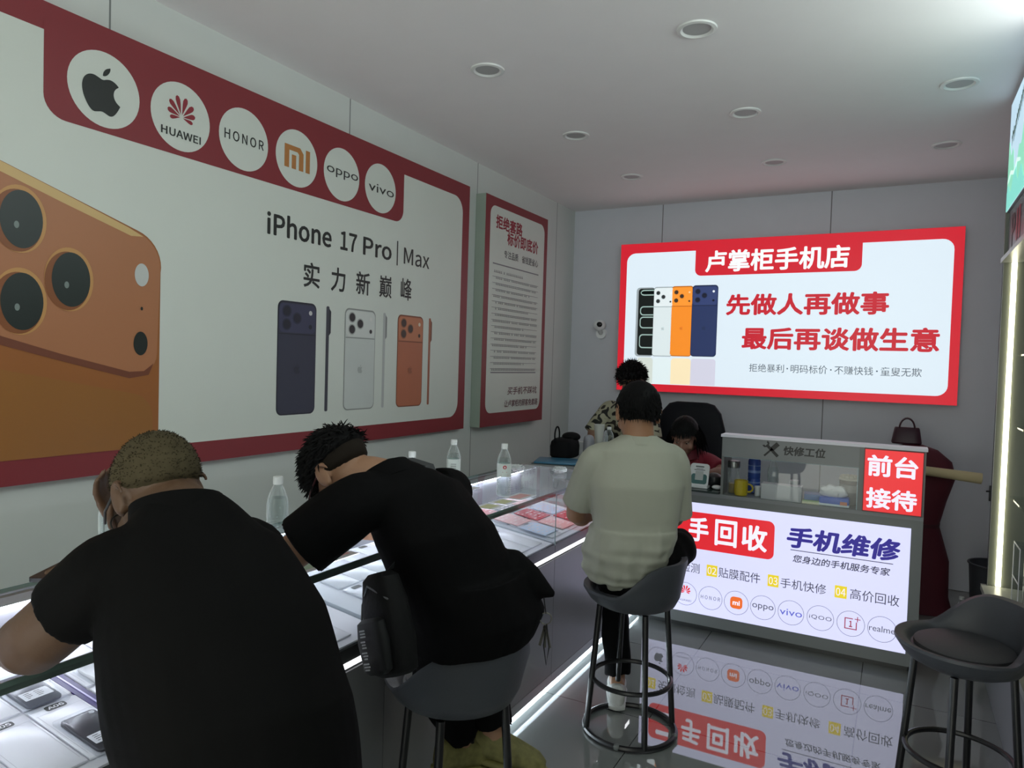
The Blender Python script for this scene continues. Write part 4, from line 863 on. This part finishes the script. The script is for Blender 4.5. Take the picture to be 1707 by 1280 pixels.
def limb(mb, pts, rad, flat=False, n=5):
    P_ = [V3(p) for p in pts]; out = []; R_ = []
    for (a, b), (ra, rb) in zip(zip(P_, P_[1:]), zip(rad, rad[1:])):
        for i in range(n): t_ = i/n; out.append(a.lerp(b, t_)); R_.append(ra+(rb-ra)*t_)
    out.append(P_[-1]); R_.append(rad[-1])
    for _ in range(2):
        o2 = out[:]
        for i in range(1, len(out)-1): o2[i] = (out[i-1]+out[i]*2+out[i+1])/4
        out = o2
    return mb.tube(out, R_, 18, flat)
def spine(mb, pts, R, hw, hd, add=0, e=2.3):
    pts = [V3(p) for p in pts]; R = V3(R).normalized(); rings = []
    for i, p in enumerate(pts):
        t_ = (pts[min(i+1, len(pts)-1)]-pts[max(i-1, 0)]).normalized(); F = t_.cross(R).normalized(); rings.append((p, R*(hw[i]+add), F*(hd[i]+add)))
    mb.loft(rings, 32, e)
def person(label, S, loc):
    T = thing('person', label, 'person', loc); o = V3(loc); L = lambda p: V3(p)-o
    R = V3(S['R']).normalized(); k = S.get('k', 1.0); sp = [L(p) for p in S['spine']]; hw, hd = S['hw'], S['hd']; vox = S.get('vox', .0055)
    H = Head(L(S['head']), S['hf'], S['hu'], S.get('hk', 1.0))
    mb = MB(); spine(mb, sp, R, S.get('shw', hw), S.get('shd', hd), -.018); H.build(mb)
    nb = sp[-1]; mb.tube([nb-(sp[-1]-sp[-2])*.6, nb.lerp(H.p(0, -.02, -.05), .5), H.p(0, -.02, -.03)], [S.get('nk', .06)*1.15, S.get('nk', .06), S.get('nk', .06)*.97], 18)
    for sd, a in ((-1, S['armL']), (1, S['armR'])):
        a_ = [L(p) for p in a[:3]]; ar = S.get('arm', (.052, .046, .042, .030))
        limb(mb, a_, [ar[0], ar[1], ar[3]]); mb.ell(a_[1].lerp(a_[2], .25), [V3(v)*(ar[2]*1.06) for v in ((1, 0, 0), (0, 1, 0), (0, 0, 1))], 14, 10)
        hd_, hn, cu = a[3]; hand(mb, a_[2], hd_, hn, S.get('hs', 1)*sd*(-1), cu, S.get('handk', .95))
    for lg in (S['legL'], S['legR']):
        l_ = [L(p) for p in lg[:3]]; limb(mb, l_, [.07, .05, .036]); fd = V3(lg[3]).normalized(); mb.tube([l_[2]-fd*.03, l_[2]-V3((0, 0, .04))+fd*.05, l_[2]-V3((0, 0, .05))+fd*.14], [.034, .034, .026], 12)
    body = mb.remesh('body', skin('skin_'+S['id'], S['skin']), T, vox, 4)
    H.eyes(T)
    # shirt
    mb = MB(); sh = S['spine_shirt'] if 'spine_shirt' in S else S['spine']; spine(mb, [L(p) for p in sh], R, S.get('shw', hw), S.get('shd', hd), .004, S.get('se', 2.3))
    for a, sl in ((S['armL'], S['slL']), (S['armR'], S['slR'])):
        a0, a1, a2 = [L(p) for p in a[:3]]; ar = S.get('sleeve', (.075, .072, .07))
        root = a0.lerp(sp[-2], .35)
        if sl <= 1: limb(mb, [root, a0, a0.lerp(a1, sl)], [ar[0]*1.0, ar[0], ar[2]], True)
        else: limb(mb, [root, a0, a1, a1.lerp(a2, sl-1)], [ar[0], ar[0], ar[1], ar[2]], True)
    for ex in S.get('extra', []): ex(mb, L)
    mb.remesh('shirt', S['shirt'], T, vox*1.15, S.get('ss', 5), S.get('wr'))
    # trousers
    mb = MB(); p0 = sp[0]; spine(mb, [p0-V3((0, 0, .05)), p0, p0.lerp(sp[1], .7)], R, [hw[0]*.68, hw[0]*.92, hw[1]*.9], [hd[0]*.7, hd[0]*.92, hd[1]*.9], -.006)
    tr = S.get('leg', (.088, .072, .058))
    for lg in (S['legL'], S['legR']): limb(mb, [L(lg[0]), L(lg[1]), L(lg[2])+V3((0, 0, .03))], tr, True)
    mb.remesh('trousers', S['trousers'], T, .008, 5, noisewr(16, .012, (1, 1, .5), 3))
    for lg, c in ((S['legL'], S['shoe']), (S['legR'], S['shoe'])):
        a = L(lg[2]); fd = V3(lg[3]).normalized(); sd = fd.cross(V3((0, 0, 1))).normalized(); un = sd.cross(fd); h = S.get('ankle', .085)
        base = a - un*h
        prof = [(-.085, .02, .03), (-.08, .034, .05), (-.03, .038, .05), (.04, .042, .045), (.10, .046, .034), (.15, .04, .026), (.178, .02, .016)]
        mb = MB(); mb.loft([(base+fd*x+un*(hh+.012), sd*w_, un*hh) for x, w_, hh in prof], 20, 2.6); mb.tube([a-un*.05-fd*.02, a+un*.0-fd*.02], [.044, .04], 16, True)
        s_ = mb.remesh('shoe', c, T, .006, 4)
        mb = MB(); mb.loft([(base+fd*-.088+un*.010, sd*.02, un*.010), (base+fd*-.08+un*.010, sd*.037, un*.012), (base+fd*.04+un*.010, sd*.046, un*.012), (base+fd*.11+un*.010, sd*.05, un*.011), (base+fd*.16+un*.011, sd*.04, un*.010), (base+fd*.184+un*.013, sd*.018, un*.008)], 20, 3); mb.obj('sole', S.get('sole', M('sole_white', (190, 192, 190), .5)), s_)
    return T, H, body, L
black_poly = M('black_polo', (10, 10, 10), .75, spec=.08, var=.15, bump=.25, bscale=40); black_tee = M('black_tee', (11, 11, 12), .8, spec=.08, var=.15, bump=.25, bscale=40)
trs = M('black_trousers', (11, 11, 12), .8, spec=.08, var=.1); hairm = M('hair_black', (9, 9, 10), .6, spec=.12, var=.2)

# ---- broad man in polo
fatR = (.45, .893, 0)
S = dict(id='a', R=fatR, skin=(86, 62, 43), spine=[(1.68, .87, .64), (1.675, .87, .75), (1.63, .875, .90), (1.56, .885, 1.05), (1.495, .892, 1.172), (1.43, .90, 1.245)],
  hw=[.18, .192, .198, .19, .158, .075], hd=[.15, .165, .168, .14, .10, .07], head=(1.345, .915, 1.262), hf=(-.76, .16, -.64), hu=(-.6, .1, .78), hk=.99, nk=.066,
  armL=[(1.432, .775, 1.158), (1.283, .70, 1.004), (1.172, .80, 1.012), ((-.4, .4, .75), (.5, .5, .3), 1.05)], armR=[(1.50, 1.02, 1.135), (1.225, 1.06, 1.003), (1.185, .958, 1.165), ((-.12, -.5, .85), (.6, .5, -.2), .35)],
  arm=(.062, .058, .054, .034), slL=.53, slR=.7, sleeve=(.078, .076, .068), legL=[(1.60, .77, .66), (1.42, .62, .64), (1.50, .72, .32), (-.9, -.2, -.1)], legR=[(1.66, .96, .66), (1.44, 1.15, .64), (1.52, 1.0, .32), (-.9, .2, -.1)],
  shirt=black_poly, trousers=trs, shoe=M('shoe_black', (24, 24, 26), .5), sole=M('sole_black', (20, 20, 20), .6), wr=noisewr(9, .010, (1, 1, .6)))
T, H, body, L = person('broad man in black polo shirt with cropped hair, hand to forehead, leaning on glass counter', S, (1.68, .87, 0))
crop = M('hair_cropped', (70, 63, 46), .8, spec=.1, var=.4, vscale=45)
back = lambda d: smooth((.42 - d.y*.55 + d.z*1.1)/.35) * smooth((.75-abs(d.y)*(1 if d.y > 0 else 0))/.2)
H.cap('cropped_hair', crop, T, lambda d: smooth((d.z+.28-d.y*.55)/.3), 1.035, .006, .93)
H.tufts('hair_stubble', M('stubble', (52, 47, 36), .8, spec=.1), T, 1500, .004, lambda d: d.z+.2-d.y*.55 > .05, lambda d: (0, -.2, -.3), .0007, 1.0, 1.03, 3)
mb = MB(); nb = V3(S['spine'][-1])-V3((1.68, .87, 0)); tn = V3((-.5, .06, .86)).normalized()
mb.loft([(nb+tn*q, V3(fatR)*a, tn.cross(V3(fatR)).normalized()*a*.95) for q, a in ((-.045, .098), (-.01, .09), (.014, .084), (.016, .077), (-.01, .08))], 28, 2.1); mb.obj('collar', black_poly, T)
g = MB(); g.tube([H.p(-.083, .0, .012), H.p(-.08, .06, .01), H.p(-.07, .10, .004)], .0028, 8); g.torus(H.p(-.034, .105, -.002), .024, .0022, 24, 6, H.f); g.torus(H.p(.034, .105, -.002), .024, .0022, 24, 6, H.f); g.obj('glasses', M('glasses_metal', (60, 58, 54), .3, metal=.6), T)
t = thing('mobile_phone', 'dark mobile phone held up in the left hand of the broad man', 'phone', (1.142, .857, 1.092))
rz = Matrix.Rotation(math.radians(28), 3, 'Z') @ Matrix.Rotation(math.radians(2), 3, 'X')
mb = MB(); mb.grid([[rz @ V3((p[0], p[1], z)) for p in rrect(-.036, -.074, .036, .074, .009)] for z in (-.004, .004)]).obj('phone_body', M('phone_case_dark', (34, 36, 40), .35), t)
mb = MB(); mb.grid([[rz @ V3((p[0], p[1], z)) for p in rrect(-.033, -.071, .033, .071, .007)] for z in (.0042, .0046)]).obj('screen', M('screen_off', (30, 33, 36), .35), t)

# ---- man with bag
R2 = (.1, .995, 0)
def flare(mb, L):
    mb.loft([(L((1.575, 1.765, .735)), V3((.02, .2, 0)), V3((.155, 0, 0))), (L((1.60, 1.765, .82)), V3((.02, .2, 0)), V3((.165, 0, 0))), (L((1.585, 1.73, .95)), V3((0, .19, 0)), V3((.145, 0, 0)))], 28)
    mb.tube([L((1.66, 1.83, .93)), L((1.715, 1.86, .90)), L((1.775, 1.88, .875))], [.07, .05, .014], 12)
S = dict(id='b', R=R2, skin=(150, 112, 86), spine=[(1.545, 1.77, .65), (1.56, 1.765, .75), (1.56, 1.715, .90), (1.525, 1.65, 1.06), (1.48, 1.595, 1.175), (1.41, 1.55, 1.235)],
  hw=[.175, .185, .19, .19, .16, .065], hd=[.13, .14, .145, .13, .095, .06], head=(1.295, 1.505, 1.225), hf=(-.56, .02, -.83), hu=(-.8, -.02, .58), hk=.98, nk=.056,
  armL=[(1.425, 1.43, 1.172), (1.268, 1.285, 1.006), (1.08, 1.36, 1.0), ((-.9, .3, .1), (.2, .2, -.9), .6)], armR=[(1.49, 1.765, 1.155), (1.25, 1.82, 1.005), (1.10, 1.74, 1.0), ((-.95, -.1, 0), (0, 0, -1), .6)],
  shw=[.14, .17, .19, .19, .16, .065], shd=[.105, .13, .145, .13, .095, .06], slL=.66, slR=.75, sleeve=(.076, .08, .086), legL=[(1.51, 1.72, .64), (1.40, 1.83, .56), (1.45, 1.93, .31), (.3, .6, -.1)], legR=[(1.53, 1.86, .64), (1.45, 2.04, .56), (1.53, 2.01, .32), (.75, .25, -.1)],
  shirt=black_tee, trousers=trs, shoe=M('shoe_olive', (112, 108, 62), .7, var=.6, vscale=40), sole=M('sole_olive', (120, 116, 64), .6), extra=[flare], wr=noisewr(9, .009, (1, 1, .6), 5))
T, H, body, L = person('man in black t-shirt with crossbody bag and tousled hair bending over glass counter', S, (1.55, 1.80, 0))
top = lambda d: smooth((d.z+.16+max(0, d.y)*.35+max(0, -d.y)*.15)/.22)
H.cap('faded_hair', M('hair_fade', (34, 29, 24), .8, spec=.1, var=.3, vscale=50), T, lambda d: smooth((d.z+.45-d.y*.35)/.2)*(1 if d.y < .75 else 0), 1.03, .004, .93)
H.cap('hair', hairm, T, top, 1.10, .07, .9)
H.tufts('hair_tufts', hairm, T, 1700, .024, lambda d: d.z+.08+max(0, d.y)*.4 > 0, lambda d: (0, .5, -.1), .0026, .55, 1.07, 5, .3)
MB().tube([H.p(-.082, .0, .012), H.p(-.08, .06, .006), H.p(-.068, .10, .0)], .0022, 8).torus(H.p(-.034, .104, -.002), .024, .002, 24, 6, H.f).torus(H.p(.034, .104, -.002), .024, .002, 24, 6, H.f).obj('glasses', M('glasses_red', (70, 26, 28), .3), T)
mb = MB(); nb = V3(S['spine'][-1])-V3((1.55, 1.80, 0)); tn = V3((-.6, -.02, .8)).normalized()
mb.loft([(nb+tn*q, V3(R2)*a, tn.cross(V3(R2)).normalized()*a) for q, a in ((-.04, .088), (-.01, .08), (.006, .073), (.007, .067), (-.015, .069))], 28, 2.1); mb.obj('collar', black_tee, T)
bagm = M('bag_nylon', (11, 11, 12), .7, spec=.2, bump=.3, bscale=80); bagd = M('bag_panel', (18, 19, 20), .6, spec=.25)
t = thing('crossbody_bag', 'black crossbody bag hanging at the left hip of the man in t-shirt', 'bag', (1.53, 1.43, .88))
bd = Matrix.Rotation(math.radians(-20), 3, 'Z') @ Matrix.Rotation(math.radians(-22), 3, 'Y')
bl_ = lambda x, y, z: (bd @ V3((x, y, z)))*.92
mb = MB(); mb.loft([(bl_(0, 0, z), bl_(a, 0, 0), bl_(0, b_, 0)) for z, a, b_ in ((-.14, .05, .03), (-.13, .075, .042), (-.05, .085, .05), (.05, .08, .046), (.12, .065, .036), (.135, .045, .022))], 28, 3).obj('bag_body', bagm, t)
pk_ = MB().loft([(bl_(0, -.052, z), bl_(a, 0, 0), bl_(0, b_, 0)) for z, a, b_ in ((-.125, .04, .012), (-.115, .06, .02), (-.04, .068, .024), (.01, .06, .02), (.02, .04, .01))], 24, 3).obj('front_pocket', bagd, t)
mb = MB(); rr = random.Random(9)
for k in range(4):
    for j in range(3): mb.box((-.012+rr.uniform(0, .008), -.0785, -.10+k*.026+j*.007), (.008+rr.uniform(0, .008), -.0765, -.0965+k*.026+j*.007))
for v in mb.bm.verts: v.co = bd @ v.co
mb.obj('pale_lettering', M('bag_print', (150, 152, 152), .6), pk_, False)
MB().tube([bl_(-.07, -.03, .06), bl_(0, -.045, .105), bl_(.07, -.03, .06)], .0025, 8).obj('zip', M('zip_grey', (92, 94, 96), .3, metal=.5), t); MB().tube([bl_(-.07, -.03, .06), bl_(-.078, -.035, .02)], .003, 8).obj('zip_pull', M('zip_grey', 0), t)
strap = [(-.03, .05, .12), (.02, .11, .21), (.03, .17, .31), (-.02, .19, .375), (-.10, .20, .385)]
sp_ = [V3(p) for p in strap]; mb = MB()
for a, b_ in zip(sp_, sp_[1:]): pass
mb.grid([[p+V3((.0, .02, .0))+q, p-V3((0, .02, 0))+q, p-V3((0, .02, 0))-q, p+V3((0, .02, 0))-q] for p in sp_ for q in [V3((.0025, 0, .0025))]]).obj('strap', M('strap_web', (44, 48, 50), .6), t, False)
t = thing('key_bunch', 'bunch of keys with wrist loop hanging from the shirt of the man with bag', 'keys', (1.77, 1.86, .775)); km = M('key_metal', (120, 118, 108), .3, metal=.8)
MB().torus((0, 0, .03), .017, .0018, 28, 6, (.475, -.88, 0)).obj('key_ring', km, t)
for i in range(3):
    a = -.25+.25*i; MB().box((-.004, -.001, -.055), (.004, .001, 0), 0, Matrix.Rotation(a, 3, 'Y'), (0, 0, .012)).ell((math.sin(a)*-.0, 0, .002), ((.008, 0, 0), (0, .0015, 0), (0, 0, .009)), 12, 8).obj('key', km, t)
MB().tube([(.004, 0, .012), (.014, 0, -.05), (.006, 0, -.105), (-.004, 0, -.05), (.004, 0, .012)], .0022, 6).obj('wrist_loop', M('loop_black', (22, 22, 24), .6), t)
MB().tube([(0, 0, .046), (-.008, 0, .09)], .002, 6).obj('belt_cord', M('loop_black', 0), t)

# ---- man in pale shirt
RW = (.88, .475, 0)
def hemW(mb, L):
    mb.loft([(L((1.68, 2.815, .66)), V3((.88, .475, 0))*.148, V3((-.475, .88, 0))*.115), (L((1.672, 2.815, .70)), V3((.88, .475, 0))*.168, V3((-.475, .88, 0))*.125), (L((1.685, 2.815, .785)), V3((.88, .475, 0))*.185, V3((-.475, .88, 0))*.14), (L((1.71, 2.82, .88)), V3((.88, .475, 0))*.18, V3((-.475, .88, 0))*.135)], 28, 2.3)
def wrW(p):
    q = noise.noise(V3((p.x*26, p.y*26, p.z*6))); z = smooth((.98-p.z)/.25)
    return q*.012*z + .005*noise.noise(V3((p.x*9, p.y*9, p.z*5+3))) + .010*z*noise.noise(V3((p.x*7, p.y*7, p.z*30)))
S = dict(id='c', R=RW, skin=(148, 108, 80), spine=[(1.705, 2.84, .64), (1.705, 2.83, .75), (1.715, 2.82, .90), (1.715, 2.815, 1.06), (1.712, 2.82, 1.20), (1.715, 2.83, 1.262)],
  hw=[.17, .175, .175, .19, .175, .068], hd=[.13, .135, .125, .125, .09, .06], head=(1.70, 2.845, 1.35), hf=(-.5, .80, -.33), hu=(-.1, .25, .95), hk=1.05, nk=.06,
  armL=[(1.56, 2.738, 1.155), (1.442, 2.80, .885), (1.50, 3.03, .90), ((.5, .8, .1), (.3, .1, -.9), .6)], armR=[(1.848, 2.893, 1.16), (1.84, 2.975, .89), (1.68, 3.12, .90), ((-.7, .6, .1), (-.2, 0, -.95), .6)],
  shw=[.135, .145, .172, .19, .175, .068], shd=[.10, .11, .12, .125, .09, .06], arm=(.05, .046, .044, .030), slL=.74, slR=.88, sleeve=(.066, .066, .072), legL=[(1.64, 2.81, .66), (1.515, 3.14, .585), (1.575, 3.07, .105), (-.35, .93, 0)], legR=[(1.78, 2.89, .68), (1.85, 3.16, .765), (1.55, 3.25, .70), (-.7, .5, .3)],
  leg=(.085, .07, .058), shirt=M('pale_tee', (156, 158, 144), .8, var=.03, bump=.2, bscale=30), trousers=trs, shoe=M('shoe_pale', (176, 176, 172), .6, var=.25, vscale=30), extra=[hemW], wr=wrW, ankle=.095)
T, H, body, L = person('man in pale off white t-shirt sitting on bar stool, seen from behind, short black hair', S, (1.70, 2.886, 0))
H.cap('hair', hairm, T, lambda d: smooth((d.z+.86-max(0, d.y+.3)*1.2)/.1), 1.09, .02, .9)
H.tufts('hair_tufts', hairm, T, 1300, .022, lambda d: d.z+.72-max(0, d.y+.3)*1.2 > 0, lambda d: (0, -.1, -.9), .002, .25, 1.07, 8)
mb = MB(); nb = V3(S['spine'][-1])-V3((1.70, 2.886, 0)); tn = V3((-.05, .1, 1)).normalized()
mb.loft([(nb+tn*q, V3(RW)*a, V3((-.475, .88, 0))*a*.95) for q, a in ((-.03, .086), (-.008, .079), (.002, .074), (.0, .068), (-.02, .07))], 28, 2.1); mb.obj('collar', S['shirt'], T)

# ---- woman in red
redpolo = M('red_polo', (128, 26, 46), .75, var=.1, bump=.2, bscale=40)
S = dict(id='d', R=(-.97, .23, 0), skin=(150, 112, 96), spine=[(1.42, 4.93, .50), (1.42, 4.92, .60), (1.42, 4.87, .74), (1.425, 4.79, .87), (1.43, 4.74, .95), (1.435, 4.69, 1.0)],
  hw=[.17, .17, .165, .175, .15, .06], hd=[.13, .13, .125, .11, .08, .05], head=(1.442, 4.60, 1.095), hf=(.06, -.90, -.42), hu=(.05, -.4, .92), hk=1.0, nk=.05, vox=.007,
  armL=[(1.585, 4.72, .915), (1.70, 4.60, .885), (1.57, 4.40, .872), ((-.85, -.4, 0), (0, 0, -1), .5)], armR=[(1.285, 4.77, .915), (1.31, 4.52, .885), (1.44, 4.36, .872), ((.8, -.3, 0), (0, 0, -1), .5)],
  arm=(.046, .042, .04, .028), slL=.75, slR=.75, sleeve=(.07, .068, .072), legL=[(1.50, 4.90, .50), (1.52, 4.70, .52), (1.52, 4.72, .085), (.1, -1, 0)], legR=[(1.33, 4.92, .50), (1.33, 4.70, .52), (1.33, 4.72, .085), (0, -1, 0)],
  shirt=redpolo, trousers=trs, shoe=M('shoe_black', 0), wr=noisewr(10, .006))
T, H, body, L = person('woman in dark red polo shirt with black bob hair, looking down at the desk', S, (1.42, 4.95, 0))
H.cap('bob_hair', hairm, T, lambda d: max(smooth((d.z-.12-max(0, d.y)*.25)/.15), smooth((.35-d.y)/.15)*smooth((d.z+.95)/.1)), 1.14, .03, .88)
H.tufts('hair_tufts', hairm, T, 1100, .13, lambda d: d.y < .22 and d.z > -.25, lambda d: (d.x*.12, .0 if d.y < .5 else .2, -1), .0034, .15, 1.08, 12, .02)
H.tufts('fringe', hairm, T, 420, .036, lambda d: d.y > .15 and .35 < d.z < .95, lambda d: (0, .5, -.9), .003, .5, 1.08, 14, .03)
mb = MB(); nb = V3(S['spine'][-1])-V3((1.42, 4.95, 0)); tn = V3((0, -.3, .9)).normalized(); rx = V3((-1, 0, 0)); fy = tn.cross(rx)
mb.loft([(nb+tn*q, rx*a, fy*a) for q, a in ((-.03, .095), (.0, .08), (.02, .07), (.02, .064), (.0, .066))], 24, 2.1); mb.obj('collar', M('polo_collar', (104, 24, 40), .7), T)
MB().tube([(.085, -.25, 1.0-.005), (.10, -.285, .955)], .002, 6).obj('collar_piping', M('piping', (206, 190, 186), .6), T)
mb = MB()
for i in range(4): mb.box((.095+i*.013, -.305, .862), (.104+i*.013, -.300, .871))
mb.obj('chest_print', M('piping', 0), T, False)

# ---- woman in leopard print
lm = M('leopard_print', (150, 148, 128), .75, var=0); nt = lm.node_tree; b = nt.nodes['Principled BSDF']
tc = nt.nodes.new('ShaderNodeTexCoord'); nz = nt.nodes.new('ShaderNodeTexNoise'); nz.inputs['Scale'].default_value = 14; nz.inputs['Detail'].default_value = 1.0; nz.inputs['Distortion'].default_value = .6; nt.links.new(tc.outputs['Object'], nz.inputs['Vector'])
cr = nt.nodes.new('ShaderNodeValToRGB'); cr.color_ramp.elements[0].position = .45; cr.color_ramp.elements[0].color = lin((22, 22, 20)); cr.color_ramp.elements[1].position = .47; cr.color_ramp.elements[1].color = lin((162, 160, 138))
e = cr.color_ramp.elements.new(.62); e.color = lin((162, 160, 138)); e = cr.color_ramp.elements.new(.64); e.color = lin((40, 34, 28)); nt.links.new(nz.outputs['Fac'], cr.inputs[0]); nt.links.new(cr.outputs[0], b.inputs['Base Color'])
S = dict(id='e', R=(-.99, .1, 0), skin=(140, 108, 88), spine=[(.93, 5.02, .80), (.93, 5.02, .92), (.93, 5.0, 1.04), (.935, 4.94, 1.16), (.94, 4.90, 1.245), (.945, 4.885, 1.30)],
  hw=[.17, .16, .155, .175, .155, .06], hd=[.13, .12, .12, .12, .085, .055], head=(.985, 4.85, 1.43), hf=(.15, -.84, -.5), hu=(.05, -.45, .9), hk=1.04, nk=.05, vox=.007,
  armL=[(1.09, 4.90, 1.215), (1.16, 4.86, 1.03), (1.10, 4.66, .985), ((-.4, -.9, 0), (0, 0, -1), .5)], armR=[(.785, 4.93, 1.215), (.70, 4.84, 1.05), (.80, 4.66, .985), ((.5, -.85, 0), (0, 0, -1), .5)],
  arm=(.045, .042, .038, .027), slL=1.0, slR=1.0, sleeve=(.068, .064, .066), legL=[(1.02, 5.02, .80), (1.02, 5.0, .46), (1.02, 5.03, .085), (.1, -1, 0)], legR=[(.85, 5.02, .80), (.85, 5.0, .46), (.85, 5.03, .085), (-.1, -1, 0)],
  shirt=lm, trousers=trs, shoe=M('shoe_black', 0), wr=noisewr(10, .007))
T, H, body, L = person('woman in leopard print top with dark curly hair standing behind the corner counter', S, (.93, 5.02, 0))
hb_ = M('hair_dark_curly', (12, 10, 12), .6, spec=.12, var=.2)
H.cap('hair', hb_, T, lambda d: max(smooth((d.z-.15-max(0, d.y)*.2)/.15), smooth((.15-d.y)/.15)*smooth((d.z+.6)/.15)), 1.2, .14, .88)
H.tufts('curls', hb_, T, 1100, .035, lambda d: d.z > .1 or d.y < .0 and d.z > -.5, lambda d: (d.x*.3, -.1, -.2), .003, .4, 1.12, 21, .5)
